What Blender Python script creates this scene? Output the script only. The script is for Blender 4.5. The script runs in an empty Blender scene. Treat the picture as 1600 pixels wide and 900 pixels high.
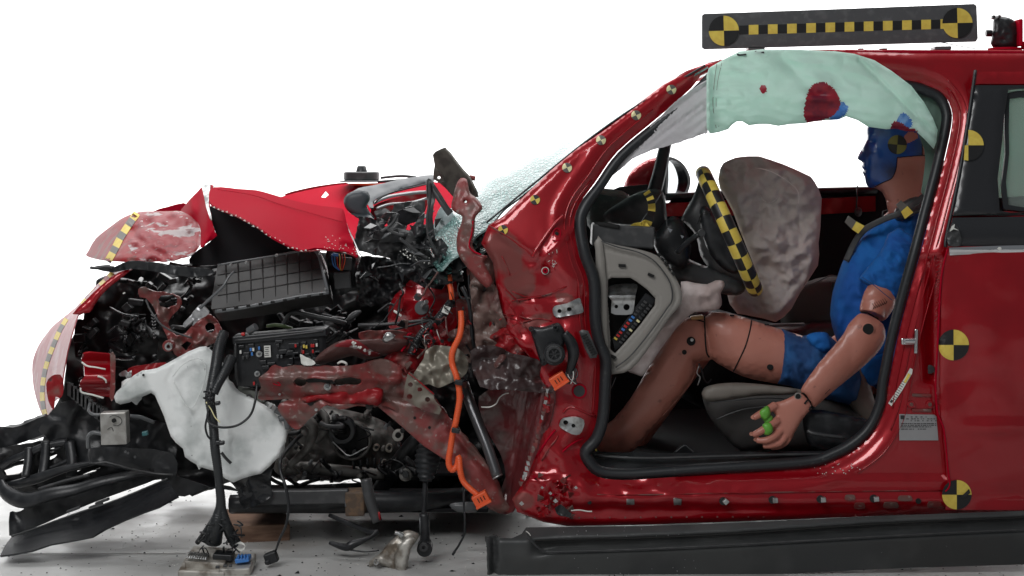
import bpy, bmesh, math, random
import numpy as np
from mathutils import Vector, Matrix, noise
from mathutils.geometry import delaunay_2d_cdt
from mathutils.bvhtree import BVHTree
R=math.radians
S=bpy.context.scene; COL=S.collection
# ---------------------------------------------------------------- camera
D=5.0; HZ=250.0; K=.002; CZ=(890-HZ)*K
cd=bpy.data.cameras.new('camera'); cam=bpy.data.objects.new('camera',cd); COL.objects.link(cam)
cam.location=(0,-D,CZ); cam.rotation_euler=(R(90),0,0)
cd.sensor_width=36; cd.lens=36*D/3.2; cd.shift_y=(HZ-450)/1600.0
cd.clip_start=.05; cd.clip_end=200; S.camera=cam
# ---------------------------------------------------------------- world and lamps of the studio
w=bpy.data.worlds.new('World'); S.world=w; w.use_nodes=True
bg=w.node_tree.nodes['Background']; bg.inputs[0].default_value=(.9,.95,1,1); bg.inputs[1].default_value=.13
def area(name,loc,target,sx,sy,e,col=(1,1,1)):
    l=bpy.data.lights.new(name,'AREA'); l.shape='RECTANGLE'; l.size=sx; l.size_y=sy; l.energy=e; l.color=col
    o=bpy.data.objects.new(name,l); COL.objects.link(o); o.location=loc
    o.rotation_euler=(Vector(target)-Vector(loc)).to_track_quat('-Z','Y').to_euler(); return o
area('overhead_softbox',(-.2,1.5,4.8),(-.2,1.3,0),7,2.2,180)
area('front_softbox',(-2.2,-4.2,4.4),(-.3,.3,.6),3.2,2.0,180)
area('backdrop_wash_lamp',(0,2.5,5.6),(0,6.5,3.4),11,1.6,1150)
vs=S.view_settings; vs.view_transform='Standard'; vs.look='None'; vs.gamma=1; vs.exposure=0; vs.use_curve_mapping=False
S.cycles.max_bounces=8; S.cycles.use_denoising=True
# ---------------------------------------------------------------- helpers
def P(px,py,y):
    s=K*(D+y)/D
    return ((px-800)*s, y, CZ-(py-HZ)*s)
def mat(name,col,rough=.5,metal=0,coat=0,bump=None,var=None,trans=0,sss=0,spec=.5,crough=.05,alpha=1,dirt=None,rvar=None):
    m=bpy.data.materials.new(name); m.use_nodes=True; nt=m.node_tree; b=nt.nodes['Principled BSDF']
    I=b.inputs
    I['Base Color'].default_value=(*col,1); I['Roughness'].default_value=rough; I['Metallic'].default_value=metal
    I['Coat Weight'].default_value=coat; I['Coat Roughness'].default_value=crough
    I['Coat IOR'].default_value=1.5
    I['Specular IOR Level'].default_value=spec; I['Transmission Weight'].default_value=trans; I['Alpha'].default_value=alpha
    if sss: I['Subsurface Weight'].default_value=sss; I['Subsurface Radius'].default_value=(.03,.03,.03)
    tc=nt.nodes.new('ShaderNodeTexCoord')
    def nz(scale,det=6,st=None,dist=0):
        n=nt.nodes.new('ShaderNodeTexNoise'); n.inputs['Scale'].default_value=scale; n.inputs['Detail'].default_value=det
        n.inputs['Distortion'].default_value=dist
        if st:
            mp=nt.nodes.new('ShaderNodeMapping'); mp.inputs['Scale'].default_value=st
            nt.links.new(tc.outputs['Object'],mp.inputs[0]); nt.links.new(mp.outputs[0],n.inputs['Vector'])
        else: nt.links.new(tc.outputs['Object'],n.inputs['Vector'])
        return n
    last=None
    for v in ([var] if var and not isinstance(var,list) else (var or [])):
        col2,scale,lo,hi=v[:4]; n=nz(scale,8,v[4] if len(v)>4 else None)
        r=nt.nodes.new('ShaderNodeMapRange'); r.inputs['From Min'].default_value=lo; r.inputs['From Max'].default_value=hi
        nt.links.new(n.outputs['Fac'],r.inputs['Value'])
        mx=nt.nodes.new('ShaderNodeMix'); mx.data_type='RGBA'
        nt.links.new(r.outputs[0],mx.inputs['Factor'])
        if last: nt.links.new(last,mx.inputs['A'])
        else: mx.inputs['A'].default_value=(*col,1)
        mx.inputs['B'].default_value=(*col2,1); last=mx.outputs['Result']
        nt.links.new(last,I['Base Color'])
    if rvar:
        n=nz(rvar[0],6); r=nt.nodes.new('ShaderNodeMapRange'); r.inputs['From Min'].default_value=.35; r.inputs['From Max'].default_value=.65
        r.inputs['To Min'].default_value=rvar[1]; r.inputs['To Max'].default_value=rvar[2]
        nt.links.new(n.outputs['Fac'],r.inputs['Value']); nt.links.new(r.outputs[0],I['Roughness'])
    if bump:
        n=nz(bump[0],6,bump[2] if len(bump)>2 else None,.3); bp=nt.nodes.new('ShaderNodeBump'); bp.inputs['Strength'].default_value=1; bp.inputs['Distance'].default_value=bump[1]
        nt.links.new(n.outputs['Fac'],bp.inputs['Height']); nt.links.new(bp.outputs[0],I['Normal'])
    return m
def inside(loop,X,Y):
    c=np.zeros(len(X),bool); n=len(loop)
    for i in range(n):
        x1,y1=loop[i]; x2,y2=loop[(i+1)%n]
        if y1==y2: continue
        t=((y1>Y)!=(y2>Y))&(X<(x2-x1)*(Y-y1)/(y2-y1)+x1); c^=t
    return c
def dist(loops,X,Y):
    d=np.full(len(X),1e9)
    for lp in loops:
        n=len(lp)
        for i in range(n):
            x1,y1=lp[i]; x2,y2=lp[(i+1)%n]; dx,dy=x2-x1,y2-y1; L=dx*dx+dy*dy+1e-9
            t=np.clip(((X-x1)*dx+(Y-y1)*dy)/L,0,1)
            d=np.minimum(d,np.hypot(X-x1-t*dx,Y-y1-t*dy))
    return d
def cr(pts,n=4,closed=True):
    out=[]; N=len(pts); dim=len(pts[0])
    rng=range(N if closed else N-1)
    for i in rng:
        g=(lambda k: pts[k%N]) if closed else (lambda k: pts[max(0,min(N-1,k))])
        a,b,c,d=g(i-1),g(i),g(i+1),g(i+2)
        for j in range(n):
            t=j/n; t2=t*t; t3=t2*t
            out.append(tuple(.5*(2*b[k]+(c[k]-a[k])*t+(2*a[k]-5*b[k]+4*c[k]-d[k])*t2+(3*b[k]-a[k]-3*c[k]+d[k])*t3) for k in range(dim)))
    if not closed: out.append(tuple(pts[-1]))
    return out
def resample(loop,step):
    out=[]; n=len(loop)
    for i in range(n):
        x1,y1=loop[i]; x2,y2=loop[(i+1)%n]; L=math.hypot(x2-x1,y2-y1)
        if L<.05: continue
        k=max(1,int(L/step+.5))
        for j in range(k): out.append((x1+(x2-x1)*j/k,y1+(y2-y1)*j/k))
    return out
def mesh2d(outline,holes,g):
    rnd=random.Random(7)
    loops=[resample(l,g) for l in [outline]+list(holes)]
    vs_=[]; es=[]
    for l in loops:
        b=len(vs_); vs_+=l; es+=[(b+i,b+(i+1)%len(l)) for i in range(len(l))]
    xs=[p[0] for p in outline]; ys=[p[1] for p in outline]
    gx=[];gy=[]; r=0; yy=min(ys)+g*.5
    while yy<max(ys):
        xx=min(xs)+g*(.5 if r%2 else 1)
        while xx<max(xs):
            gx.append(xx+rnd.uniform(-.12,.12)*g); gy.append(yy+rnd.uniform(-.12,.12)*g); xx+=g
        yy+=g*.87; r+=1
    X=np.array(gx);Y=np.array(gy)
    if len(X):
        ok=inside(outline,X,Y)
        for h in holes: ok&=~inside(h,X,Y)
        d=dist([outline]+list(holes),X,Y); ok&=d>g*.5
        vs_+=list(zip(X[ok].tolist(),Y[ok].tolist()))
    v,e,f,*_=delaunay_2d_cdt([Vector(p) for p in vs_],es,[],0,1e-5)
    V=np.array([(a.x,a.y) for a in v]); F=np.array([t for t in f if len(t)==3])
    c=V[F].mean(1); ok=inside(outline,c[:,0],c[:,1])
    for h in holes: ok&=~inside(h,c[:,0],c[:,1])
    F=F[ok]
    a=V[F[:,1]]-V[F[:,0]]; b=V[F[:,2]]-V[F[:,0]]; ar=a[:,0]*b[:,1]-a[:,1]*b[:,0]
    F=F[np.abs(ar)>1e-3]; ar=ar[np.abs(ar)>1e-3]
    F[ar>0]=F[ar>0][:,::-1]      # px is y-down: make normals face the camera
    used=np.unique(F); mp=-np.ones(len(V),int); mp[used]=np.arange(len(used))
    V=V[used]; F=mp[F]
    dd=dist([outline]+list(holes),V[:,0],V[:,1])
    return V,F,dd
def depth(y,V):
    if callable(y): return np.array([y(a,b) for a,b in V])
    if isinstance(y,(int,float)): return np.full(len(V),float(y))
    pt=np.array(y,float); c=pt[:,:2].mean(0); s=max(np.ptp(pt[:,0]),np.ptp(pt[:,1]),1)
    A=(pt[:,:2]-c)/s; Q=(V-c)/s; n=len(pt)
    U=lambda r2: .5*r2*np.log(r2+1e-12)
    Kp=U(((A[:,None]-A[None])**2).sum(2))+np.eye(n)*.01
    Pm=np.hstack([np.ones((n,1)),A]); Mx=np.zeros((n+3,n+3)); Mx[:n,:n]=Kp; Mx[:n,n:]=Pm; Mx[n:,:n]=Pm.T
    w_=np.linalg.lstsq(Mx,np.concatenate([pt[:,2],np.zeros(3)]),rcond=1e-6)[0]
    o=U(((Q[:,None]-A[None])**2).sum(2))@w_[:n]+np.hstack([np.ones((len(Q),1)),Q])@w_[n:]
    return np.clip(o,pt[:,2].min()-.04,pt[:,2].max()+.04)
TC={}
def tin(V,amp,sc,seed=0):
    """folded sheet: random heights on a jittered grid joined by flat triangles"""
    rn=random.Random(seed*77+int(sc*10)); x0,y0=V.min(0)-sc*1.5; x1,y1=V.max(0)+sc*1.5
    pts=[];h=[]
    r=0; yy=y0
    while yy<y1:
        xx=x0+(sc/2 if r%2 else 0)
        while xx<x1: pts.append(Vector((xx+rn.uniform(-.42,.42)*sc,yy+rn.uniform(-.42,.42)*sc))); h.append(rn.uniform(-1,1)); xx+=sc
        yy+=sc*.8; r+=1
    v,e,f,*_=delaunay_2d_cdt(pts,[],[],0,1e-5); H=np.array(h)
    if len(v)!=len(h): H=np.resize(H,len(v))
    A=np.array([(p.x,p.y) for p in v]); o=np.zeros(len(V))
    for t in f:
        if len(t)!=3: continue
        a,b,c=A[list(t)]; m=(V[:,0]>=min(a[0],b[0],c[0])-.01)&(V[:,0]<=max(a[0],b[0],c[0])+.01)&(V[:,1]>=min(a[1],b[1],c[1])-.01)&(V[:,1]<=max(a[1],b[1],c[1])+.01)
        if not m.any(): continue
        q=V[m]; d=(b[1]-c[1])*(a[0]-c[0])+(c[0]-b[0])*(a[1]-c[1])
        if abs(d)<1e-9: continue
        l1=((b[1]-c[1])*(q[:,0]-c[0])+(c[0]-b[0])*(q[:,1]-c[1]))/d; l2=((c[1]-a[1])*(q[:,0]-c[0])+(a[0]-c[0])*(q[:,1]-c[1]))/d; l3=1-l1-l2
        k=(l1>=-1e-6)&(l2>=-1e-6)&(l3>=-1e-6); ii=np.where(m)[0][k]; o[ii]=l1[k]*H[t[0]]+l2[k]*H[t[1]]+l3[k]*H[t[2]]
    return o*amp
def crum(V,amp,sc,seed=0,oc=3):
    return tin(V,amp*.62,sc*.95,seed)+tin(V,amp*.26,sc*.42,seed+3)+crum0(V,amp*.12,sc*.5,seed,2)
def crum0(V,amp,sc,seed=0,oc=3):
    o=np.empty(len(V))
    for i,(a,b) in enumerate(V):
        p=Vector((a/sc+.6*noise.noise((b/sc,a/sc,seed+9)),b/sc,seed*3.7)); s=0;am=1
        for k in range(oc):
            s+=am*(abs(noise.noise(p))*2-.5); p=p*2.1+Vector((3.1,1.7,0)); am*=.5
        o[i]=s
    return o*amp
def wrink(V,amp,sc,seed=0,st=(1,1)):
    o=np.empty(len(V))
    for i,(a,b) in enumerate(V):
        n1=noise.noise((a/sc*st[0],b/sc*st[1],seed)); n2=noise.noise((a/sc*2.3*st[0]+5*n1*.2,b/sc*2.3*st[1],seed+4))
        o[i]=(1-abs(n1)*2)*.7+(1-abs(n2)*2)*.3
    return -o*amp
def rawobj(name,verts,faces,mats,parent=None,mi=None,smooth=True):
    me=bpy.data.meshes.new(name); me.from_pydata([tuple(v) for v in verts],[],[tuple(int(i) for i in f) for f in faces])
    for m in (mats if isinstance(mats,(list,tuple)) else [mats]): me.materials.append(m)
    if mi is not None: me.polygons.foreach_set('material_index',np.array(mi,dtype=np.int32))
    me.polygons.foreach_set('use_smooth',[bool(smooth)]*len(me.polygons)); me.update()
    o=bpy.data.objects.new(name,me); COL.objects.link(o)
    if parent:
        o.parent=parent
        if parent.type=='EMPTY': o.matrix_parent_inverse=Matrix.Translation(-parent.location)
    return o
def toworld(V,Y): return [P(a,b,c) for (a,b),c in zip(V,Y)]
def thick(o,t,off=1,bev=True):
    me=o.data; cnt={}
    for p_ in me.polygons:
        for ek in p_.edge_keys: cnt[ek]=cnt.get(ek,0)+1
    at=me.attributes.get('sharp_edge') or me.attributes.new('sharp_edge','BOOLEAN','EDGE')
    at.data.foreach_set('value',[cnt.get(tuple(sorted(e.vertices)),0)<2 for e in me.edges])
    m=o.modifiers.new('s','SOLIDIFY'); m.thickness=t; m.offset=-1 if off==1 else off
    m.use_quality_normals=False
    return o
def pan(name,outline,y,m,parent=None,holes=(),th=.003,g=6,c=None,pil=None,wr=None,fn=None,smooth=True,mi=None,seed=1):
    V,F,d=mesh2d(outline,holes,g); Y=depth(y,V)
    if c: Y=Y+crum(V,c[0],c[1],c[2] if len(c)>2 else seed)
    if wr: Y=Y+wrink(V,wr[0],wr[1],seed,wr[2] if len(wr)>2 else (1,1))
    if pil:
        t=np.clip(d/pil[0],0,1); Y=Y-pil[1]*np.sqrt(np.maximum(0,1-(1-t)**2))+pil[1]
    if fn is not None: Y=Y+np.array([fn(a,b) for a,b in V])
    k=None
    if mi is not None:
        cc=V[F].mean(1); k=mi(cc[:,0],cc[:,1])
    o=rawobj(name,toworld(V,Y),F,m,parent,k,smooth)
    if th: thick(o,th)
    return o
def inflate_raw(outline,y,kd=1,cap=None,g=5,wr=None,c=None,back=1,seed=1,fn=None,it=None):
    V,F,d=mesh2d(outline,(),g); n=len(V)
    bd=d<.3
    E=np.vstack([F[:,[0,1]],F[:,[1,2]],F[:,[2,0]]]); E=np.unique(np.sort(E,1),axis=0)
    deg=np.bincount(E.ravel(),minlength=n).astype(float)
    u=np.zeros(n); it=it or int(min(900,(d.max()/g)**2*5+40)); src=g*g*.25*.95
    for _ in range(it):
        s=np.bincount(E[:,0],u[E[:,1]],n)+np.bincount(E[:,1],u[E[:,0]],n)
        u=s/deg+src; u[bd]=0
    h=np.sqrt(np.maximum(0,2*u))*K*kd
    if cap: h=cap*np.tanh(h/cap)
    Y=depth(y,V); yf=Y-h; ybk=Y+h*back
    fade=np.clip(d/12,0,1)
    if wr: yf=yf+wrink(V,wr[0],wr[1],seed,wr[2] if len(wr)>2 else (1,1))*fade
    for k_,c_ in enumerate(c if isinstance(c,list) else ([c] if c else [])): yf=yf+crum(V,c_[0],c_[1],seed+k_*5)*fade
    if fn is not None: yf=yf+np.array([fn(a,b) for a,b in V])*fade
    idx=np.arange(n); idx[~bd]=n+np.arange((~bd).sum())
    verts=toworld(V,yf)+[P(V[i][0],V[i][1],ybk[i]) for i in range(n) if not bd[i]]
    FB=idx[F][:,::-1]
    ok=[len(set(f))==3 and not all(bd[j] for j in F[i]) for i,f in enumerate(FB)]
    return verts,[tuple(f) for f in F]+[tuple(f) for f,o_ in zip(FB,ok) if o_],V,F
def inf(name,outline,y,m,parent=None,mi=None,**k):
    v,f,V,F=inflate_raw(outline,y,**k); q=None
    if mi is not None:
        W=np.array([(800+a/(K*(D+b)/D),HZ+(CZ-c_)/(K*(D+b)/D)) for a,b,c_ in v])
        cc=np.array([W[list(t)].mean(0) for t in f]); q=mi(cc[:,0],cc[:,1])
    return rawobj(name,v,f,m,parent,q)
def tube_raw(pts,r,n=10,sub=5,flat=1,corr=None,caps=True):
    """pts (px,py,y) ; r px or list"""
    rr=r if isinstance(r,(list,tuple)) else [r]*len(pts)
    q=cr([(*p,a) for p,a in zip(pts,rr)],sub,False) if len(pts)>2 else [(*p,a) for p,a in zip(pts,rr)]
    W=[Vector(P(a,b,c)) for a,b,c,_ in q]; RR=[a[3]*K*(D+a[2])/D for a in q]
    if corr:
        # resample finely for corrugation
        W2=[];R2=[];acc=0
        for i in range(len(W)-1):
            L=(W[i+1]-W[i]).length; k=max(1,int(L/(corr[1]/4)))
            for j in range(k):
                t=j/k; W2.append(W[i].lerp(W[i+1],t)); R2.append((RR[i]*(1-t)+RR[i+1]*t)+corr[0]*math.sin((acc+L*t)/corr[1]*2*math.pi))
            acc+=L
        W,RR=W2+[W[-1]],R2+[RR[-1]]
    vs_=[];fs=[]; up=None
    for i,p in enumerate(W):
        t=(W[min(i+1,len(W)-1)]-W[max(i-1,0)])
        if t.length<1e-7: t=Vector((1,0,0))
        t.normalize()
        if up is None: up=Vector((0,1,0)) if abs(t.y)<.9 else Vector((1,0,0))
        a=(up-t*up.dot(t)); a=a.normalized() if a.length>1e-5 else t.orthogonal().normalized(); up=a; b=t.cross(a)
        for k in range(n):
            an=2*math.pi*k/n; vs_.append(p+a*math.cos(an)*RR[i]*flat+b*math.sin(an)*RR[i])
    for i in range(len(W)-1):
        for k in range(n):
            fs.append((i*n+k,(i+1)*n+k,(i+1)*n+(k+1)%n,i*n+(k+1)%n))
    if caps: fs.append(tuple(range(n))); fs.append(tuple((len(W)-1)*n+k for k in range(n-1,-1,-1)))
    return vs_,fs
def tube(name,pts,r,m,parent=None,**k):
    v,f=tube_raw(pts,r,**k)
    return rawobj(name,v,f,m,parent)
def boxw(name,c,size,rot,m,parent=None,bev=.003,seg=2):
    bm=bmesh.new(); bmesh.ops.create_cube(bm,size=1); bmesh.ops.scale(bm,vec=size,verts=bm.verts)
    if bev: bmesh.ops.bevel(bm,geom=bm.edges[:],offset=min(bev,min(size)*.3),segments=seg,affect='EDGES',profile=.5)
    bm.transform(Matrix.Translation(c)@Matrix.Rotation(rot[1],4,'Y')@Matrix.Rotation(rot[0],4,'X')@Matrix.Rotation(rot[2],4,'Z'))
    v=[t.co.copy() for t in bm.verts]; bm.verts.index_update(); f=[[t.index for t in a.verts] for a in bm.faces]; bm.free()
    return rawobj(name,v,f,m,parent,smooth=False)
def box(name,px,py,y,w_,h_,d_,rot,m,parent=None,bev=.003,tilt=0,yaw=0):
    """rot degrees in the picture plane, counterclockwise; w,h in px at that depth; d metres, centred"""
    s=K*(D+y)/D
    return boxw(name,P(px,py,y),(w_*s,d_,h_*s),(R(tilt),-R(rot),R(yaw)),m,parent,bev)
def cyl(name,px,py,y,r,ln,m,parent=None,axis=(0,1,0),n=24,r2=None,bev=True,hole=None):
    """closed cylinder, r px, ln metres along the axis; profile with small chamfer"""
    s=K*(D+y)/D; r=r*s; r2=r if r2 is None else r2*s; c=Vector(P(px,py,y)); ax=Vector(axis).normalized()
    q=ax.to_track_quat('Z','Y'); b=min(r,ln)*.12 if bev else 0
    prof=[(0,-ln/2),(r-b,-ln/2),(r,-ln/2+b),(r2,ln/2-b),(r2-b,ln/2),(0,ln/2)]
    if hole:
        h=hole*s; prof=[(h,-ln/2),(r-b,-ln/2),(r,-ln/2+b),(r2,ln/2-b),(r2-b,ln/2),(h,ln/2)]
    vs_=[];fs=[]
    for k in range(n):
        a=2*math.pi*k/n
        for (rr,z) in prof: vs_.append(c+q@Vector((rr*math.cos(a),rr*math.sin(a),z)))
    m_=len(prof)
    for k in range(n):
        for j in range(m_-1 if not hole else m_):
            a=(k*m_+j,((k+1)%n)*m_+j,((k+1)%n)*m_+(j+1)%m_,k*m_+(j+1)%m_); fs.append(a)
    o=rawobj(name,vs_,fs,m,parent)
    bm=bmesh.new(); bm.from_mesh(o.data); bmesh.ops.remove_doubles(bm,verts=bm.verts,dist=1e-6); bmesh.ops.recalc_face_normals(bm,faces=bm.faces); bm.to_mesh(o.data); bm.free()
    o.data.set_sharp_from_angle(angle=R(40)); return o
def disc(name,px,py,y,r,m,parent=None,ln=.004,**k): return cyl(name,px,py,y,r,ln,m,parent,**k)
def bolt(px,py,y,r,parent,m=None,name='bolt'):
    m=m or M['zinc']
    a=cyl(name,px,py,y,r,.006,m,parent,n=16); b=cyl('bolt_head',px,py,y-.006,r*.6,.012,m,a,n=6); return a
BV={}
def bvh(o):
    if o.name not in BV:
        me=o.data; BV[o.name]=BVHTree.FromPolygons([v.co.copy() for v in me.vertices],[tuple(p.vertices) for p in me.polygons])
    return BV[o.name]
CAMP=Vector((0,-D,CZ))
def hit(o,px,py,default=0):
    d=Vector(P(px,py,0))-CAMP; d.normalize(); h=bvh(o).ray_cast(CAMP,d)
    return (h[0].y,h[1]) if h[0] is not None else (default,None)
def dec(name,outline,onto,m,parent,off=.0025,g=5,holes=(),mi=None,default=0,th=.0012,c=None):
    V,F,d=mesh2d(outline,holes,g); Y=np.array([hit(onto,a,b,np.nan)[0] for a,b in V])
    if np.isnan(Y).all(): Y[:]=default
    else: Y[np.isnan(Y)]=np.nanmean(Y)
    if c: Y=Y+crum(V,c[0],c[1],3)
    k=None
    if mi is not None:
        cc=V[F].mean(1); k=mi(cc[:,0],cc[:,1])
    o=rawobj(name,toworld(V,Y-off),F,m,parent,k)
    if th: thick(o,th,off=0)
    return o
def circ(px,py,r,n=28,sx=1,rot=0):
    return [(px+r*sx*math.cos(a)*math.cos(rot)-r*math.sin(a)*math.sin(rot),py+r*sx*math.cos(a)*math.sin(rot)+r*math.sin(a)*math.cos(rot)) for a in (2*math.pi*i/n for i in range(n))]
def target(px,py,r,onto,parent,rot=0,flip=False,sx=1,clip=None,off=.003,name='target_sticker',mats=None):
    """quartered disc: yellow at upper right and lower left"""
    out=[(0,0)];fs=[];mi=[];N=36;RG=5
    for k in range(1,RG+1):
        for s_ in range(N): t=2*math.pi*s_/N; out.append((k/RG*math.cos(t),-k/RG*math.sin(t)))
    for s_ in range(N):
        q=(s_*4//N)%2; q=1-q if flip else q; t2=(s_+1)%N
        fs.append((0,1+t2,1+s_)); mi.append(q)
        for k in range(RG-1): a0=1+k*N; fs.append((a0+s_,a0+t2,a0+N+t2,a0+N+s_)); mi.append(q)
    pts=[]
    for x,y in out:
        x*=r*sx;y*=r
        pts.append((px+x*math.cos(rot)-y*math.sin(rot),py+x*math.sin(rot)+y*math.cos(rot)))
    Y=[]; y0,nn=hit(onto,px,py,None)
    for a,b in pts:
        h=hit(onto,a,b,None)[0]
        Y.append(h if h is not None and abs(h-y0)<.05 else y0)
    vs_=[P(a,b,c-off) for (a,b),c in zip(pts,Y)]
    o=rawobj(name,vs_,[f[::-1] for f in fs] if 0 else fs,mats or [M['yellow'],M['tblack']],parent,mi,smooth=False); thick(o,.001,off=0); return o
def tag(o,label=None,cat=None,group=None,kind=None):
    if label: o['label']=label
    if cat: o['category']=cat
    if group: o['group']=group
    if kind: o['kind']=kind
    return o
def thing(name,loc,label,cat,group=None):
    o=bpy.data.objects.new(name,None); COL.objects.link(o); o.location=loc; o.empty_display_size=.1
    return tag(o,label,cat,group)
def line(name,pts2,onto,r,m,parent,off=0,default=0,n=6,sub=3):
    pts=[(a,b,hit(onto,a,b,default)[0]-off) for a,b in pts2]
    return tube(name,pts,r,m,parent,n=n,sub=sub)
# ---------------------------------------------------------------- materials
M={}
def dirtmask(m,areas,col,rough=.6):
    """dried dirt with a shape of its own: patches centred at real points"""
    nt=m.node_tree; b=nt.nodes['Principled BSDF']; L=nt.links.new
    tc=nt.nodes.new('ShaderNodeTexCoord'); n=nt.nodes.new('ShaderNodeTexNoise'); n.inputs['Scale'].default_value=9; n.inputs['Detail'].default_value=8
    L(tc.outputs['Object'],n.inputs['Vector']); tot=None
    for (c,rad,rot) in areas:
        s=nt.nodes.new('ShaderNodeMapping'); s.vector_type='TEXTURE'; s.inputs['Location'].default_value=c; s.inputs['Scale'].default_value=rad; s.inputs['Rotation'].default_value=(0,rot,0); L(tc.outputs['Object'],s.inputs[0])
        l=nt.nodes.new('ShaderNodeVectorMath'); l.operation='LENGTH'; L(s.outputs[0],l.inputs[0])
        ad=nt.nodes.new('ShaderNodeMath'); ad.operation='MULTIPLY_ADD'; L(n.outputs['Fac'],ad.inputs[0]); ad.inputs[1].default_value=2.6; L(l.outputs['Value'],ad.inputs[2])
        mr=nt.nodes.new('ShaderNodeMapRange'); mr.inputs['From Min'].default_value=2.35; mr.inputs['From Max'].default_value=2.05; L(ad.outputs[0],mr.inputs['Value'])
        if tot is None: tot=mr.outputs[0]
        else:
            mm=nt.nodes.new('ShaderNodeMath'); mm.operation='MAXIMUM'; L(tot,mm.inputs[0]); L(mr.outputs[0],mm.inputs[1]); tot=mm.outputs[0]
    kk=nt.nodes.new('ShaderNodeMath'); kk.operation='MULTIPLY'; L(tot,kk.inputs[0]); kk.inputs[1].default_value=.6; tot=kk.outputs[0]
    src=b.inputs['Base Color'].links[0].from_socket
    mx=nt.nodes.new('ShaderNodeMix'); mx.data_type='RGBA'; L(tot,mx.inputs['Factor']); L(src,mx.inputs['A']); mx.inputs['B'].default_value=(*col,1); L(mx.outputs['Result'],b.inputs['Base Color'])
    for nm,v0,v1 in (('Roughness',b.inputs['Roughness'].default_value,rough),('Coat Weight',b.inputs['Coat Weight'].default_value,.08)):
        r=nt.nodes.new('ShaderNodeMapRange'); r.inputs['To Min'].default_value=v0; r.inputs['To Max'].default_value=v1; L(tot,r.inputs['Value']); L(r.outputs[0],b.inputs[nm])
M['red']=mat('red_paint',(.35,.001,.008),.32,.3,1,var=((.31,.001,.007),9,.4,.6),spec=.3)
M['redbody']=mat('body_red_paint',(.35,.001,.008),.32,.3,1,var=((.31,.001,.007),9,.4,.6),spec=.3)
dirtmask(M['redbody'],[(P(800,410,0),(.105,.3,.075),R(42)),(P(812,440,0),(.07,.3,.06),0),(P(882,465,0),(.03,.3,.02),0),(P(842,500,0),(.05,.3,.02),R(-20)),(P(820,780,0),(.04,.3,.03),0)],(.125,.085,.072))
M['redhood']=mat('hood_paint',(.38,.003,.018),.6,0,0,spec=.04)
M['redd']=mat('dull_red_primer',(.20,.032,.03),.45,.1,.2,bump=(60,.0008),var=[((.14,.07,.06),18,.45,.6),((.26,.2,.18),55,.62,.72)])
M['redg']=mat('dusty_red_paint',(.27,.010,.014),.45,.05,.1,spec=.22,bump=(45,.0008),var=[((.2,.09,.08),14,.52,.66),((.07,.02,.02),30,.6,.7)])
M['grime']=mat('grey_grime',(.17,.11,.095),.55,0,.1,bump=(50,.0008),var=[((.10,.035,.032),12,.45,.6),((.3,.27,.25),70,.62,.7)])
M['black']=mat('black_plastic',(.012,.013,.015),.38,bump=(80,.0005),var=((.03,.031,.034),22,.5,.7))
M['blackg']=mat('gloss_black_plastic',(.012,.013,.015),.27,0,.2)
M['bay']=mat('dim_bay_black',(.005,.005,.006),.4,bump=(60,.0005))  # extra-dark black: the dimness of the engine bay is put into the colour
M['invert']=mat('charcoal_casing',(.028,.027,.027),.5,bump=(90,.0004),var=((.04,.038,.036),20,.5,.65))
M['dgrey']=mat('dark_grey_plastic',(.04,.041,.043),.42,var=((.065,.065,.066),25,.5,.65))
M['mgrey']=mat('mid_grey_plastic',(.105,.11,.115),.35,0,.2)
M['olive']=mat('coated_steel',(.085,.078,.066),.4,.3,0,var=((.05,.045,.04),30,.45,.6))
M['rubber']=mat('rubber_seal',(.016,.018,.021),.45,var=((.05,.05,.05),60,.62,.75))
M['trim']=mat('pillar_trim',(.022,.023,.026),.3,0,.25,bump=(300,.0001))
M['rocker']=mat('rocker_plastic',(.042,.044,.045),.42,bump=(350,.00015),var=[((.06,.062,.062),5,.45,.6),((.2,.2,.2),140,.74,.78)])
M['zinc']=mat('zinc_steel',(.55,.56,.56),.32,.9,var=((.3,.3,.29),40,.5,.65))
M['chrome']=mat('chrome',(.85,.85,.87),.08,1)
M['alu']=mat('cast_aluminium',(.52,.50,.46),.42,.5,bump=(90,.0012),var=((.16,.13,.10),20,.45,.65))
M['engine']=mat('dirty_engine_casting',(.17,.165,.155),.55,.4,bump=(60,.0015),var=((.05,.045,.04),15,.42,.62))
M['white']=mat('white_tank_plastic',(.87,.89,.88),.38,0,.1,sss=.3,bump=(60,.0004),var=[((.5,.53,.52),9,.5,.7),((.12,.12,.12),45,.7,.76)])
M['orange']=mat('orange_sleeve',(.75,.10,.025),.45)
M['bag']=mat('airbag_cloth',(.60,.53,.50),.85,bump=(120,.0008),var=((.56,.48,.46),7,.4,.6),spec=.2)
M['kbag']=mat('pale_airbag_cloth',(.82,.72,.70),.85,bump=(110,.0008),var=((.5,.4,.38),10,.4,.6))
M['mint']=mat('mint_curtain_cloth',(.74,.90,.83),.6,bump=(140,.0006),var=((.74,.9,.84),7,.4,.6))
M['wcloth']=mat('white_curtain_cloth',(.62,.60,.62),.7,bump=(30,.002,(1,1,1)))
M['paintr']=mat('red_grease_paint',(.30,.015,.03),.4,bump=(40,.001),var=((.16,.01,.03),25,.45,.6))
M['paintb']=mat('blue_grease_paint',(.05,.19,.55),.4,var=((.2,.4,.7),30,.5,.65))
M['yellow']=mat('yellow_marker',(.75,.58,.10),.5,var=((.68,.50,.08),50,.4,.6))
M['pale']=mat('pale_yellow_marker',(.80,.74,.42),.5)
M['tblack']=mat('black_marker',(.012,.012,.013),.45)
M['tgrey']=mat('grey_marker',(.12,.11,.10),.5)
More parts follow.
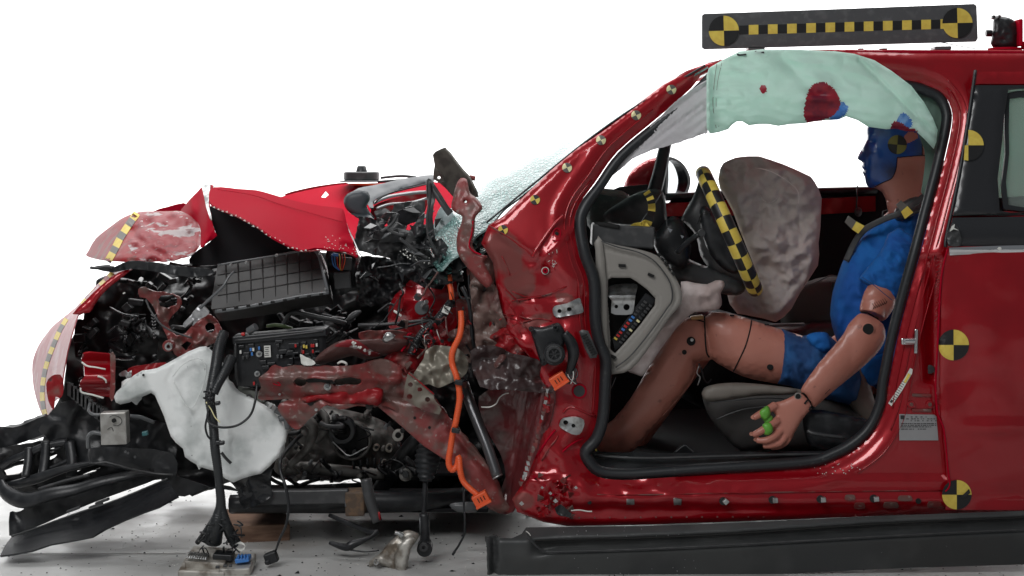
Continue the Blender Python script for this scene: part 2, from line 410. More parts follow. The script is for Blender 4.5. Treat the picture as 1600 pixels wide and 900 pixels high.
M['skin']=mat('dummy_vinyl',(.50,.20,.15),.42,0,.15,sss=.05,bump=(60,.0006),var=[((.44,.165,.12),6,.4,.65),((.30,.12,.09),38,.66,.74)])
M['faceb']=mat('blue_face_paint',(.012,.075,.32),.3,0,.4,var=((.025,.035,.11),12,.45,.65))
M['shirt']=mat('blue_cotton_shirt',(.003,.12,.42),.85,bump=(160,.0008),var=((.004,.08,.34),8,.4,.6))
M['short']=mat('blue_cotton_shorts',(.012,.085,.25),.85,bump=(160,.0008),var=((.01,.05,.16),9,.4,.6))
M['dash']=mat('beige_dash_plastic',(.25,.235,.215),.5,bump=(400,.0001))
M['dashd']=mat('dark_dash_plastic',(.05,.062,.06),.55,bump=(350,.0003),var=((.08,.095,.09),60,.55,.7))
M['seat']=mat('dark_seat_cloth',(.055,.052,.05),.75,bump=(300,.0006))
M['seatl']=mat('taupe_seat_trim',(.17,.15,.13),.6,bump=(250,.0004))
M['green']=mat('green_tape',(.13,.40,.05),.4)
M['wood']=mat('pine_block',(.22,.13,.085),.7,bump=(20,.002,(1,1,6)),var=((.13,.07,.045),10,.4,.6,(1,1,7)))
M['foil']=mat('foil_label',(.42,.42,.43),.35,.6)
M['paper']=mat('white_label',(.7,.7,.66),.6)
M['ink']=mat('label_ink',(.03,.03,.03),.6)
M['void']=mat('dark_recess',(.004,.004,.004),.8)
M['cloth']=mat('black_tape_wrap',(.02,.022,.024),.35,bump=(35,.004))
M['carpet']=mat('black_carpet',(.008,.008,.010),.95)
M['gpaint']=mat('board_paint',(.075,.077,.082),.5,bump=(120,.0004),var=((.11,.11,.115),40,.5,.7))
M['fred']=mat('red_fuse',(.5,.02,.02),.4); M['fblue']=mat('blue_fuse',(.05,.2,.55),.4)
# cracked laminated windscreen
def glassmat():
    m=bpy.data.materials.new('cracked_windscreen'); m.use_nodes=True; nt=m.node_tree; b=nt.nodes['Principled BSDF']
    tc=nt.nodes.new('ShaderNodeTexCoord'); mp=nt.nodes.new('ShaderNodeMapping'); mp.inputs['Scale'].default_value=(1,.35,1.9); mp.inputs['Rotation'].default_value=(0,R(-32),0)
    nt.links.new(tc.outputs['Object'],mp.inputs[0])
    v=nt.nodes.new('ShaderNodeTexVoronoi'); v.feature='DISTANCE_TO_EDGE'; v.inputs['Scale'].default_value=55; nt.links.new(mp.outputs[0],v.inputs['Vector'])
    n=nt.nodes.new('ShaderNodeTexNoise'); n.inputs['Scale'].default_value=7; n.inputs['Detail'].default_value=8; nt.links.new(mp.outputs[0],n.inputs['Vector'])
    r=nt.nodes.new('ShaderNodeMapRange'); r.inputs['From Min'].default_value=.0; r.inputs['From Max'].default_value=.25; nt.links.new(v.outputs['Distance'],r.inputs['Value'])
    mx=nt.nodes.new('ShaderNodeMix'); mx.data_type='RGBA'; mx.inputs['A'].default_value=(.02,.07,.065,1); mx.inputs['B'].default_value=(.20,.37,.345,1)
    nt.links.new(r.outputs[0],mx.inputs['Factor'])
    r2=nt.nodes.new('ShaderNodeMapRange'); r2.inputs['From Min'].default_value=.4; r2.inputs['From Max'].default_value=.6; nt.links.new(n.outputs['Fac'],r2.inputs['Value'])
    m2=nt.nodes.new('ShaderNodeMix'); m2.data_type='RGBA'; nt.links.new(r2.outputs[0],m2.inputs['Factor']); nt.links.new(mx.outputs['Result'],m2.inputs['A']); m2.inputs['B'].default_value=(.40,.52,.51,1)
    nt.links.new(m2.outputs['Result'],b.inputs['Base Color']); b.inputs['Roughness'].default_value=.25; b.inputs['Transmission Weight'].default_value=.0; b.inputs['Specular IOR Level'].default_value=.13
    bp=nt.nodes.new('ShaderNodeBump'); bp.inputs['Distance'].default_value=.006; nt.links.new(v.outputs['Distance'],bp.inputs['Height']); nt.links.new(bp.outputs[0],b.inputs['Normal'])
    return m
M['glass']=glassmat()
M['tint']=mat('tinted_glass',(.72,.84,.78),.05,0,0,trans=.85,spec=.5)

def translucent(m,fac,col):
    nt=m.node_tree; b=nt.nodes['Principled BSDF']; o=nt.nodes['Material Output']
    t=nt.nodes.new('ShaderNodeBsdfTranslucent'); t.inputs['Color'].default_value=(*col,1); x=nt.nodes.new('ShaderNodeMixShader'); x.inputs[0].default_value=fac
    nt.links.new(b.outputs[0],x.inputs[1]); nt.links.new(t.outputs[0],x.inputs[2]); nt.links.new(x.outputs[0],o.inputs['Surface'])
translucent(M['mint'],.45,(.72,.95,.86)); translucent(M['wcloth'],.3,(.8,.8,.82)); translucent(M['kbag'],.15,(.8,.7,.68)); translucent(M['bag'],.12,(.7,.6,.55))
# ---------------------------------------------------------------- setting
M['floor']=mat('studio_floor_paint',(.50,.50,.49),.55,bump=(30,.0006),var=[((.34,.34,.33),2.2,.42,.68),((.25,.22,.19),30,.66,.74),((.40,.35,.31),1.1,.6,.75)],rvar=(6,.3,.6))
M['wall']=mat('white_backdrop_paint',(.86,.86,.86),.8)
def strip(name,prof,x0,x1,m,kind):
    n=len(prof); v=[(x0,a,b) for a,b in prof]+[(x1,a,b) for a,b in prof]
    o=rawobj(name,v,[(i,i+n,i+n+1,i+1) for i in range(n-1)],m); o['kind']=kind; return o
strip('studio_floor',[(-9,0),(2.2,0)],-14,14,M['floor'],'structure')
strip('floor_seam',[(.192,.002),(.198,.002)],-1.75,-1.06,M['tgrey'],'structure')
strip('backdrop',[(2.2,0.0)]+[(2.2+4.3*math.sin(a),4.3*(1-math.cos(a))) for a in [math.pi/2*i/20 for i in range(1,21)]]+[(6.5,9)],-14,14,M['wall'],'structure')
# ---------------------------------------------------------------- the car
CAR=thing('crashed_car',(0,.9,0),'red hatchback with its front end crushed and driver door removed after a crash test','car')
def yb(a,b):
    y=0.0
    if b<390: y+=(390-b)/310*.13
    if b>745: y+=-.012
    return y
OPEN=cr([(1108,112),(1200,110),(1330,116),(1421,126),(1450,134),(1473,146),(1486,169),(1487,197),(1473,262),(1455,330),(1438,395),(1417,470),(1402,530),(1393,575),(1388,600),(1383,635),(1365,674),(1335,702),(1300,720),(1269,730),(1200,736),(1100,742),(1029,747),(976,750),(934,745),(912,725),(906,702),(924,680),(933,650),(936,605),(937,562),(928,540),(921,500),(919,440),(905,400),(897,352),(905,320),(930,285),(965,237),(1030,182),(1080,138)],3)
def bodyfn(a,b):
    y=0
    # pressed flanges round the opening
    return y
side=[(763,352),(787,337),(808,316),(840,286),(860,267),(902,230),(953,194),(995,163),(1037,132),(1074,112),(1122,96),(1160,86),(1230,79),(1304,77),(1450,78),(1600,78),(1900,82),(1990,110),(2040,250),(2060,420),(2050,640),(2000,780),(1940,800),(1600,800),(1375,806),(1150,815),(1000,820),(887,822),(850,816),(808,800),(800,780),(822,748),(842,700),(852,650),(848,600),(835,565),(800,530),(782,490),(776,450),(770,410),(752,380)]
ROPEN=[(1560,134),(1760,134),(1775,328),(1552,330)]
V0=mesh2d(side,[OPEN,ROPEN],6)
dOp=dist([OPEN],V0[0][:,0],V0[0][:,1]); dOut=V0[2]
def sidefn_arr(V):
    a=V[:,0];b=V[:,1]; y=np.array([yb(p,q) for p,q in V])
    d=dist([OPEN],a,b)
    y+= .030*np.exp(-(d/13)**2)                          # recessed flange by the seal
    y-= .005*np.exp(-((d-30)/6)**2)                       # raised bead
    do=dist([side],a,b); y+= .018*(1-np.clip(do/9,0,1))**2
    # crushed zone at the lower front corner and hinge pillar
    wz=np.exp(-(((a-860)/60)**2+((b-760)/50)**2)); y+=crum(V,.045,50,2)*wz
    wz=np.exp(-(((a-850)/60)**2+((b-520)/110)**2)); y+=crum(V,.028,85,5)*wz
    wz=np.exp(-(((a-870)/45)**2+((b-690)/60)**2)); y+=crum(V,.02,45,15)*wz
    wz=np.exp(-(((a-805)/45)**2+((b-508)/45)**2)); y+=crum(V,.06,42,21)*wz
    # wavy sill edge
    wz=np.exp(-(((a-1010)/130)**2+((b-765)/22)**2)); y+=wrink(V,.02,50,8,(1,1.5))*wz
    # sill steps
    y-= .012/(1+np.exp(-(b-772)/2.5))*(a>880); y+=.022/(1+np.exp(-(b-790)/2))*(a>880)
    y+=.008*wrink(V,1,16,3,(.25,2))*(b>788)*(a>880)*.5
    # the diagonal crease below the A pillar
    s=(b-352)-(a-763)*.70; wz=np.exp(-((a-840)/70)**2)*(b<470)
    y+=.012*np.tanh(s/8)*wz
    y-=.012*np.exp(-((a-(905-(b-345)*.95))/6)**2)*((b>340)&(b<420))
    # belt dent and B pillar channel
    y+=.03*np.exp(-((a-1458)/13)**2)*(b>400)*(b<600)
    y+=.012*np.exp(-((b-83)/5)**2)*(a>1150)
    return y
def side_y(a,b): return float(sidefn_arr(np.array([[a,b]]))[0])
Vs,Fs,_=V0
Ys=sidefn_arr(Vs)
BODY=rawobj('body_side',toworld(Vs,Ys),Fs,M['redbody'],CAR); thick(BODY,.012)
def offpath(path,d,closed=True):
    n=len(path);out=[]
    for i in range(n):
        a=path[i-1];b=path[(i+1)%n]; dx,dy=b[0]-a[0],b[1]-a[1]; L=math.hypot(dx,dy)+1e-6
        out.append((path[i][0]+dy/L*d,path[i][1]-dx/L*d))
    return out
# rubber seal round the opening (a closed run)
sp=[p for p in offpath(OPEN,-9)]
seq=sp[::3]+[sp[0]]
def sealr(a,b):
    if b>690 and a>930: return 9
    if a<960 and b>300: return 9.5
    return 8.2
tube('door_seal',[(a,b,yb(a,b)+.035) for a,b in seq],[sealr(a,b) for a,b in seq],M['rubber'],CAR,n=14,sub=4,flat=1.3)
# bright flange lines
def fl(d,i0,i1,r=1.0,off=.002):
    q=offpath(OPEN,d); q=q[i0:i1:3]
    pts=[(a,b,side_y(a,b)-off) for a,b in q]
    tube('flange_bead',pts,r,M['red'],CAR,n=6,sub=3)
fl(12,15,48,1.1); fl(22,14,50,1.3); fl(34,22,54,1.0)
fl(7,84,112,1.0); fl(15,90,120,1.2)
# roof skin
def roofgrid():
    v=[];f=[];nx,ny=24,14
    for i in range(nx+1):
        px=1108+(1990-1108)*i/nx
        pe=np.interp(px,[1108,1160,1230,1304,1600,1900,1990],[104,86,79,77,78,82,110])
        z0=P(px,pe,yb(px,pe)+.012)
        for j in range(ny+1):
            t=j/ny; yy=z0[1]+t*1.42; v.append((z0[0],yy,z0[2]-.004+.028*math.sin(math.pi*t)))
    for i in range(nx):
        for j in range(ny):
            a=i*(ny+1)+j; f.append((a,a+ny+1,a+ny+2,a+1))
    return v,f
rv,rf=roofgrid(); ROOF=rawobj('roof_skin',rv,rf,M['redhood'],CAR); thick(ROOF,.01)
# windscreen
near=[(690,425),(763,350),(838,288),(920,222),(1000,166),(1105,104)]
mid=[(655,380),(747,290),(821,246),(905,201),(995,156),(1108,112)]
gv=[];gf=[]
NR=60;NC=30
nr=[Vector(P(a,b,yb(a,b)+.02)) for a,b in near]; md=[Vector(P(a,b,.75)) for a,b in mid]; fr=[Vector((p.x,1.5,p.z+.05)) for p in nr]
def spl(pts,t):
    q=cr([tuple(p) for p in pts],12,False); k=t*(len(q)-1); i=min(int(k),len(q)-2); return Vector(q[i]).lerp(Vector(q[i+1]),k-i)
for i in range(NR+1):
    a,b,c_=spl(nr,i/NR),spl(md,i/NR),spl(fr,i/NR)
    for j in range(NC+1):
        t=j/NC; p=a*(1-t)*(1-2*t)+b*4*t*(1-t)+c_*t*(2*t-1)
        sag=max(0,1-i/22); p.z+=.02*sag*noise.noise(p*14); p.x+=.02*sag*noise.noise(p*12+Vector((5,5,5)))
        gv.append(p)
for i in range(NR):
    for j in range(NC):
        a=i*(NC+1)+j; gf.append((a,a+NC+1,a+NC+2,a+1))
GLS=rawobj('windscreen',gv,gf,M['glass'],CAR); thick(GLS,.006)
tube('windscreen_seal',[(a-3,b-2,yb(a,b)+.012) for a,b in near[1:]],1.6,M['rubber'],CAR,n=8)
# shards along the bottom of the glass
rnd=random.Random(3)
for i in range(46):
    t=rnd.random(); a=690+75*t+rnd.uniform(-18,18); b=425-70*t+rnd.uniform(-22,26); s=rnd.uniform(3,9)
    o=[(a+s*rnd.uniform(.5,1.2)*math.cos(q+rnd.uniform(-.4,.4)),b+s*rnd.uniform(.4,1.1)*math.sin(q)) for q in (0,1.6,3.1,4.6)]
    pan('glass_shard',o,[(a-5,b,.10+rnd.uniform(-.03,.05)),(a+5,b,.13+rnd.uniform(-.05,.05)),(a,b-5,.14)],M['glass'],CAR,th=.004,g=8,smooth=False)
# lower windscreen chips already hanging on the pillar corner: dark broken edge
pan('windscreen_flange',[(700,412),(722,390),(742,368),(763,352),(770,372),(752,392),(735,410),(716,424)],.09,M['black'],CAR,g=5,c=(.03,14,4))
# far side of the car -------------------------------------------------
FD=pan('far_door_panel',[(905,330),(1040,322),(1062,302),(1200,297),(1375,293),(1460,292),(1450,680),(905,690)],1.42,M['carpet'],CAR,th=.03,g=30)
tube('far_door_seal',[(1040,308,1.40),(1200,301,1.40),(1370,297,1.40)],6,M['black'],FD,n=8)
pan('far_sill_trim',[(1040,318),(1160,313),(1280,311),(1368,306),(1368,330),(1280,335),(1040,338)],1.385,M['red'],FD,th=.006,g=12,fn=lambda a,b:-.012 if b<322 else 0)
tube('far_window_pillar',[(1012,330,1.40),(1028,280,1.40),(1042,215,1.4),(1050,180,1.4)],[13,11,9,7],M['black'],CAR,n=8,flat=.5)
tube('lock_pin',[(1338,325,1.33),(1340,290,1.33)],1.2,M['black'],FD,n=8)
inf('lock_pin_base',circ(1341,331,8,12,sx=.8),1.35,M['dgrey'],FD,g=4,cap=.02)
# far mirror
MIR=inf('far_mirror',cr([(975,290),(985,268),(1003,253),(1022,246),(1034,250),(1030,296),(1000,297),(980,297)],3),1.50,M['red'],CAR,g=5,cap=.07)
mo=cr([(1043,247),(1060,250),(1072,262),(1079,280),(1076,298),(1067,309),(1050,312),(1040,311),(1041,280)],3)
mi_=cr([(1045,251),(1059,254),(1069,265),(1075,281),(1072,296),(1065,305),(1051,308),(1043,307),(1044,280)],3)
pan('mirror_housing',mo,lambda a,b:1.44+.004*(a-1040),M['black'],MIR,holes=[mi_],th=.05,g=5)
pan('mirror_glass',offpath(mi_,-.5),lambda a,b:1.45+.0052*(a-1040),mat('mirror_glass',(.9,.93,.95),.03,1),MIR,th=.004,g=8)
pan('mirror_foot',[(968,292),(1012,288),(1020,320),(965,318),(945,302)],1.44,M['black'],MIR,g=8,th=.02)
# cabin floor, seats
boxw('cabin_floor',(.78,.82,.27),(1.3,1.3,.02),(0,0,0),M['carpet'],CAR)
boxw('engine_shade_plate',(-.48,.53,.105),(.80,.34,.012),(0,0,0),M['carpet'],CAR)  # unseen plate added to darken the floor below the engine
boxw('rear_shade_plate',(-.12,1.1,.16),(.5,.8,.012),(0,0,0),M['carpet'],CAR)  # second hidden plate, added to shade the floor further back
pan('footwell_wall',[(930,560),(1000,560),(1010,700),(928,705)],.8,M['carpet'],CAR,g=20)
pan('firewall',[(790,420),(920,400),(960,420),(960,700),(860,760),(800,740)],.55,M['carpet'],CAR,g=16,th=.02)
pan('sill_tread',[(905,690),(940,706),(1060,708),(1340,704),(1352,690),(1360,700),(1330,722),(1200,734),(1000,742),(930,738),(905,715)],[(900,705,.12),(1340,705,.12),(1100,705,.12),(1100,738,.05),(940,738,.05),(1320,722,.05)],M['black'],CAR,g=9,th=.02)
tube('sill_tread_edge',[(930,712,.09),(1000,716,.07),(1100,714,.07),(1200,711,.07),(1290,709,.08),(1335,704,.09)],2.2,M['dgrey'],CAR,n=8)
SEAT=inf('seat_cushion',cr([(1097,612),(1110,602),(1140,599),(1175,600),(1230,606),(1290,618),(1350,640),(1400,640),(1390,700),(1340,704),(1180,704),(1155,703),(1130,680),(1105,645)],3),.33,M['seat'],CAR,kd=.8,cap=.2,g=7)
inf('seat_cushion_trim',cr([(1097,612),(1110,602),(1140,598),(1175,599),(1230,605),(1262,612),(1230,617),(1180,619),(1140,625),(1110,628),(1099,622)],3),.18,M['seatl'],SEAT,cap=.03,g=5)
tube('seat_seam',[(1104,630,.19),(1150,625,.15),(1200,622,.145),(1230,624,.15)],.9,M['black'],SEAT,n=6)
tube('seat_seam',[(1120,655,.15),(1160,640,.135),(1210,634,.135)],.9,M['dgrey'],SEAT,n=6)
inf('seat_side_shield',cr([(1262,640),(1340,652),(1375,665),(1372,700),(1280,704),(1258,680)],3),.16,M['black'],SEAT,cap=.025,g=6)
tube('seat_lever',[(1262,673,.10),(1275,678,.09),(1320,684,.09)],3,M['dgrey'],SEAT,n=8)
SB=inf('seat_backrest',cr([(1392,330),(1420,300),(1462,285),(1500,330),(1480,520),(1440,690),(1370,690),(1330,650),(1330,600),(1350,500),(1370,400)],3),.60,M['seat'],CAR,cap=.14,g=8)
inf('seat_bolster',cr([(1325,560),(1350,575),(1365,620),(1375,665),(1345,655),(1318,612)],3),.30,M['seatl'],SB,cap=.05,g=6)
inf('head_restraint',cr([(1412,306),(1430,285),(1450,262),(1475,250),(1480,320),(1440,312),(1415,312)],3),.5,M['dgrey'],CAR,cap=.08,g=6)
pan('rear_cabin_side',[(1380,330),(1480,300),(1640,300),(1640,700),(1380,700)],1.1,M['carpet'],CAR,g=40,th=.02)
tube('seatbelt_guide',[(1290,500,.9),(1300,470,.9),(1302,440,.9)],3,M['dgrey'],CAR,n=8)
# passenger seat / console silhouettes
inf('passenger_seat',cr([(1222,470),(1262,440),(1300,432),(1322,440),(1330,520),(1300,560),(1230,540)],3),.95,M['seat'],CAR,cap=.12,g=8)
tube('seat_edge_piping',[(1258,446,.84),(1275,441,.84),(1296,431,.84),(1309,432,.84)],1.2,M['mgrey'],CAR,n=6)
inf('centre_console',cr([(1040,470),(1110,480),(1210,505),(1300,500),(1320,520),(1300,600),(1100,640),(1040,560)],3),.85,M['black'],CAR,cap=.15,g=9)
box('handbrake_lever',1222,508,.72,70,5,.02,2,M['mgrey'],CAR)
# rear door ---------------------------------------------------------------
rd=[(1480,385),(1470,430),(1466,500),(1463,560),(1461,600),(1464,645),(1474,672),(1480,729),(1483,765),(1477,797),(1700,797),(1880,792),(1880,384)]
def rdf(a,b):
    y=-.028+.018*(1-min(1,max(0,(a-1462)/14)))**2
    y+=-.03*math.exp(-((b-520)/170)**2)*min(1,max(0,(a-1460)/90))
    y+=.010*math.exp(-((a-1500)/28)**2-((b-592)/30)**2)+.012*math.exp(-((a-1580)/60)**2-((b-775)/16)**2)
    y-=.009*math.exp(-((b-668)/9)**2)*min(1,max(0,(a-1480)/60))
    y+=.006*noise.noise((a/50,b/50,3))
    return y
RD=pan('rear_door',rd,rdf,M['red'],CAR,g=9,th=.02)
tube('door_edge',[(1481,388,-.03),(1471,432,-.03),(1467,500,-.03),(1464,560,-.03),(1462,602,-.03),(1465,645,-.03),(1475,672,-.03),(1481,729,-.03),(1484,757,-.03),(1477,768,-.03)],1.5,M['redhood'],RD,n=8)
yt=lambda a,b: yb(a,b)-.035
trimo=[(1526,112),(1750,112),(1880,112),(1880,384),(1483,384),(1479,378),(1490,335),(1502,265),(1514,190)]
TR=pan('pillar_trim',[(1523,133),(1880,133),(1880,334),(1489,337),(1500,268),(1512,190)],yt,M['trim'],RD,holes=[cr([(1574,150),(1590,138),(1700,136),(1760,150),(1770,326),(1640,327),(1562,329),(1566,220)],2)],g=8,th=.012,pil=(5,.008))
pan('door_frame',[(1527,112),(1880,112),(1880,131),(1523,131)],yt,M['red'],RD,g=8,th=.012,pil=(4,.006))
tube('door_gap_seal',[(1524,110,yb(1524,110)-.03),(1513,185,.05),(1500,265,.02),(1487,330,-.005),(1478,372,-.03),(1477,386,-.035)],2.6,M['rubber'],RD,n=8)
pan('belt_panel',[(1489,340),(1880,334),(1880,384),(1482,386),(1479,374)],lambda a,b:yb(a,b)-.033-.012*math.sin(min(1,max(0,(b-340)/44))*3.14),M['trim'],RD,g=8,th=.012)
tube('belt_edge_line',[(1487,337,-.005),(1600,333,-.005),(1880,330,-.005)],1.3,M['void'],RD,n=6)
CH=pan('chrome_strip',[(1483,387),(1560,384),(1700,381),(1700,391),(1560,395),(1484,399)],lambda a,b:-.04-.008*math.sin(min(1,max(0,(b-382)/15))*3.14),M['chrome'],RD,g=4,th=.008)
pan('window_channel',cr([(1570,158),(1590,142),(1700,140),(1760,150),(1770,326),(1640,324),(1568,326),(1571,240)],2),lambda a,b:yb(a,b)-.01,M['rubber'],TR,holes=[cr([(1577,165),(1592,152),(1700,150),(1752,158),(1760,318),(1640,318),(1575,320),(1577,240)],2)],g=8,th=.01)
pan('window_glass',cr([(1572,162),(1592,148),(1700,146),(1760,158),(1765,322),(1640,322),(1570,324),(1573,240)],2),lambda a,b:yb(a,b)+.002,M['tint'],TR,g=20,th=.004)
pan('rear_curtain_airbag',[(1540,110),(1800,110),(1800,308),(1700,310),(1600,306),(1545,310)],lambda a,b:.22+.02*math.sin(a/17)+.02*math.sin(b/21),M['mint'],CAR,g=8,th=.004)
pan('rear_seat_top',cr([(1480,305),(1560,302),(1580,308),(1600,300),(1650,306),(1800,300),(1800,420),(1480,420)],2),.5,M['carpet'],CAR,g=16,th=.05)
# broken clip at the beltline, dents, marks
pan('broken_trim_end',cr([(1484,384),(1479,370),(1484,356),(1489,348),(1492,352),(1497,356),(1502,372),(1500,384)],2),-.045,M['dgrey'],RD,g=3,c=(.012,9,3))
pan('broken_trim_tip',[(1484,362),(1487,354),(1492,350),(1491,356),(1498,360),(1490,358)],-.056,M['paper'],RD,g=3,th=.002)
disc('door_screw',1562,388.5,-.052,2.6,M['paper'],RD)
# sill, fixings and hinge plates
for i,(a,b) in enumerate([(985,784),(1059,784)]):
    dec('sill_clip',[(a-6,b-4),(a+6,b-4),(a+6,b+4),(a-6,b+4)] if i==0 else cr([(a-7,b-5),(a-3,b-6),(a+6,b-4),(a+5,b+5),(a-1,b+4),(a-6,b+5)],1),BODY,M['zinc'],CAR,th=.004,g=4)
for a,b in [(1132,783),(1209,781),(1284,780),(1367,779)]:
    y_=hit(BODY,a,b)[0]; o=disc('sill_clip',a-2,b,y_-.003,6.2,M['tblack'],CAR); box('clip_head',a+2,b+.5,y_-.012,8,8,.016,45 if a==1132 else 3,M['zinc'],o,bev=.002)
disc('sill_hole',921,785,hit(BODY,921,785)[0],3.4,M['void'],CAR); disc('sill_hole',1435,783,hit(BODY,1435,783)[0]-.002,4.4,M['void'],CAR)
for i in range(19):
    a=905+i*24; disc('weld_dimple',a,809-(a-905)*.006*(1+.3*(a>1200)),hit(BODY,a,808)[0]-.001,1.5,M['redd'],CAR,ln=.002)
for (a,b,w_,h_) in [(1328,777,15,8),(1343,790,16,9),(1392,789,22,9),(1414,778,20,8),(1460,788,20,9)]:
    q=cr([(a-w_/2,b+h_/2),(a-w_/2,b-h_/4),(a-w_/3,b-h_/2),(a+w_/3,b-h_/2),(a+w_/2,b-h_/4),(a+w_/2,b+h_/2)],2)
    dec('sill_emboss',q,BODY,M['redd'],CAR,off=.004,th=.003,g=4)
tube('sill_crease',[(890,772,side_y(890,772)-.003),(1000,773,side_y(1000,773)-.003),(1150,770,side_y(1150,770)-.004),(1300,768,side_y(1300,768)-.004),(1475,766,side_y(1470,766)-.004)],.9,M['redg'],CAR,n=6)
def hplate(pts,hs,sl=0):
    h=[circ(a,b,r,12,sx=sx_) for a,b,r,sx_ in hs]
    o=dec('hinge_plate',cr(pts,2),BODY,M['zinc'],CAR,off=.008,th=.006,g=4,holes=h,c=(.004,12))
    for a,b,r,sx_ in hs: disc('hinge_hole',a,b,hit(BODY,a,b)[0]-.001,r+.6,M['void'],o,ln=.001)
    return o
hplate([(864,481),(870,477),(886,474),(904,466),(907,472),(911,486),(905,490),(884,494),(869,496),(864,489)],[(874.5,486,3.4,1),(889.5,483,3.6,1)])
hplate([(874,662),(880,653),(900,651),(912,656),(911,668),(905,678),(893,678),(876,668)],[(884,660,3.8,1),(896,665,3.2,1)])
# striker
st=box('door_striker',1418,533,-.01,20,10,.012,2,M['chrome'],CAR); box('striker_plate',1431,533,side_y(1431,533)-.006,5,38,.008,-2,M['chrome'],st)
cyl('striker_pin',1422,533,-.02,4,.03,M['chrome'],st,axis=(1,0,0))
# labels on the B pillar
def label(o2,name,rows,x0,x1):
    for (yy,segs,h) in rows:
        for (s0,s1) in segs:
            yield
pl=dec('certification_plate',[(1405,647),(1460,648),(1463,651),(1466,688),(1405,688)],BODY,M['foil'],CAR,off=.003,g=6)
dec('plate_emblem',[(1407,649),(1413,649),(1413,655),(1407,655)],BODY,M['ink'],pl,off=.005,g=4,th=.0005)
rl=random.Random(5)
for r_,(yy,a0,a1) in enumerate([(651.5,1423,1448),(654.5,1416,1462),(657.5,1423,1463),(662,1408,1463),(664.5,1408,1463),(667,1408,1455),(670.5,1408,1430),(670.5,1434,1447)]):
    x=a0
    while x<a1-1.5:
        L=rl.uniform(1.5,6 if r_>2 else 4); x2=min(x+L,a1)
        dec('plate_text',[(x,yy-.55),(x2,yy-.55),(x2,yy+.55),(x,yy+.55)],BODY,M['ink'],pl,off=.0048,g=6,th=.0004); x=x2+rl.uniform(.7,1.6 if r_>2 else 5)
lb=dec('warning_label',[(1388,630),(1393,634.5),(1409,611),(1425,584),(1426,577),(1422,575),(1415,588),(1400,612)],BODY,M['paper'],CAR,off=.004,g=5)
dec('label_mark',[(1390,628),(1393,624),(1396,626),(1393,630)],BODY,M['ink'],lb,off=.006,g=4,th=.0005)
dec('label_mark',[(1412,597),(1419,583),(1423,585),(1415,599)],BODY,M['yellow'],lb,off=.006,g=4,th=.0005)
for i in range(9):
    t=i/9; a=1396+t*17; b=624-t*30
    dec('label_text',[(a-1.5,b-2.5),(a+3.5,b+.5),(a+3,b+1.3),(a-2,b-1.7)],BODY,M['ink'],lb,off=.006,g=6,th=.0004)
disc('pillar_plug',1453,577,side_y(1453,577)-.004,7,M['dgrey'],CAR)
for yy in (617.5,641): box('pillar_slot',1440,yy,side_y(1440,yy)-.003,30,4.5,.006,-1,M['redd'],CAR)
for a in (1424,1453):
    o=disc('pillar_bolt',a,632,side_y(a,632)-.004,6,M['red'],CAR,ln=.008); disc('bolt_recess',a,632,side_y(a,632)-.009,3,M['redd'],o,ln=.004)
# stamped code on the pillar
for i in range(12):
    tube('stamping',[(1464+(i%2)*4-i*.2,402+i*8.5,-.012),(1466+((i+1)%2)*4-i*.2,405+i*8.5,-.014),(1462-i*.2,409+i*8.5,-.012)],.8,M['redg'],CAR,n=5,sub=2)
# glass beads and scuffs on the sill corner
for i in range(26):
    a=rnd.uniform(1270,1345);b=722+ (1340-a)*.12+rnd.uniform(-3,16)
    if inside(OPEN,np.array([a]),np.array([b]))[0]: continue
    disc('glass_bead',a,b,side_y(a,b)-.002,rnd.uniform(.5,.9),M['paper'],CAR,ln=.003,n=6,bev=False)
# target stickers on A pillar, doors
for a,b,rot in [(1049,140,-.35),(994,180,-.3),(939,219,-.3),(886,262,-.35),(836,312,-.35),(786,359,-.35)]:
    target(a,b,7.6,BODY,CAR,rot=-rot+R(90) if 0 else R(-25)+R(90),mats=[M['pale'],M['tgrey']] if a>860 else None)
target(1490,539,24,RD,RD)
target(1495,773,23,RD,RD)
# half target on the B trim (clipped by the trim's edge)
hv=[(1513,227)]+[(1513+24*math.sin(math.pi*k/24),227-24*math.cos(math.pi*k/24)) for k in range(25)]+[(1507.5,227),(1506,250)]
hf=[(0,k+2,k+1)[::-1] for k in range(24)]+[(26,0,25,27)]; hm=[0]*12+[1]*12+[0]
o=rawobj('target_sticker',[P(a,b_,yt(a,b_)-.006) for a,b_ in hv],hf,[M['yellow'],M['tblack']],TR,hm,False); thick(o,.001,off=0)
# peeled scrap on the lower target
dec('peeled_scrap',cr([(1500,777),(1508,770),(1514,764),(1516,770),(1510,775),(1503,779)],1),RD,M['black'],RD,off=.006,g=3)
# ---------------------------------------------------------------- dashboard, wheel, airbags
def facet(a,b,s=26): return .01*noise.noise((a/s,b/s,2))
DT=inf('dashboard_top',cr([(918,352),(917,325),(921,312),(932,296),(955,298),(972,301),(982,304),(1000,330),(1015,352),(1000,360),(935,362)],2),.75,M['dashd'],CAR,kd=1,cap=.35,g=6,c=(.006,12))
inf('dashboard_pad',cr([(930,298),(940,294),(972,298),(978,304),(975,308),(940,304)],2),.65,M['dash'],CAR,cap=.05,g=4)
IC=inf('instrument_cowl',cr([(944,333),(965,318),(985,306),(1003,299),(1022,295),(1034,298),(1040,312),(1041,335),(1042,358),(1020,362),(985,356),(955,350),(944,342)],3),.42,M['dgrey'],CAR,cap=.16,g=5)
tube('cowl_edge',[(1033,298,.30),(1038,315,.28),(1041,335,.28),(1042,356,.29)],1.0,M['mgrey'],IC,n=6)
tube('cowl_edge',[(1034,302,.28),(1022,320,.24),(1010,335,.21),(1001,348,.20)],.8,M['mgrey'],IC,n=6)
box('vent_housing',972,368,.14,96,34,.12,-3,M['dgrey'],CAR,bev=.006)
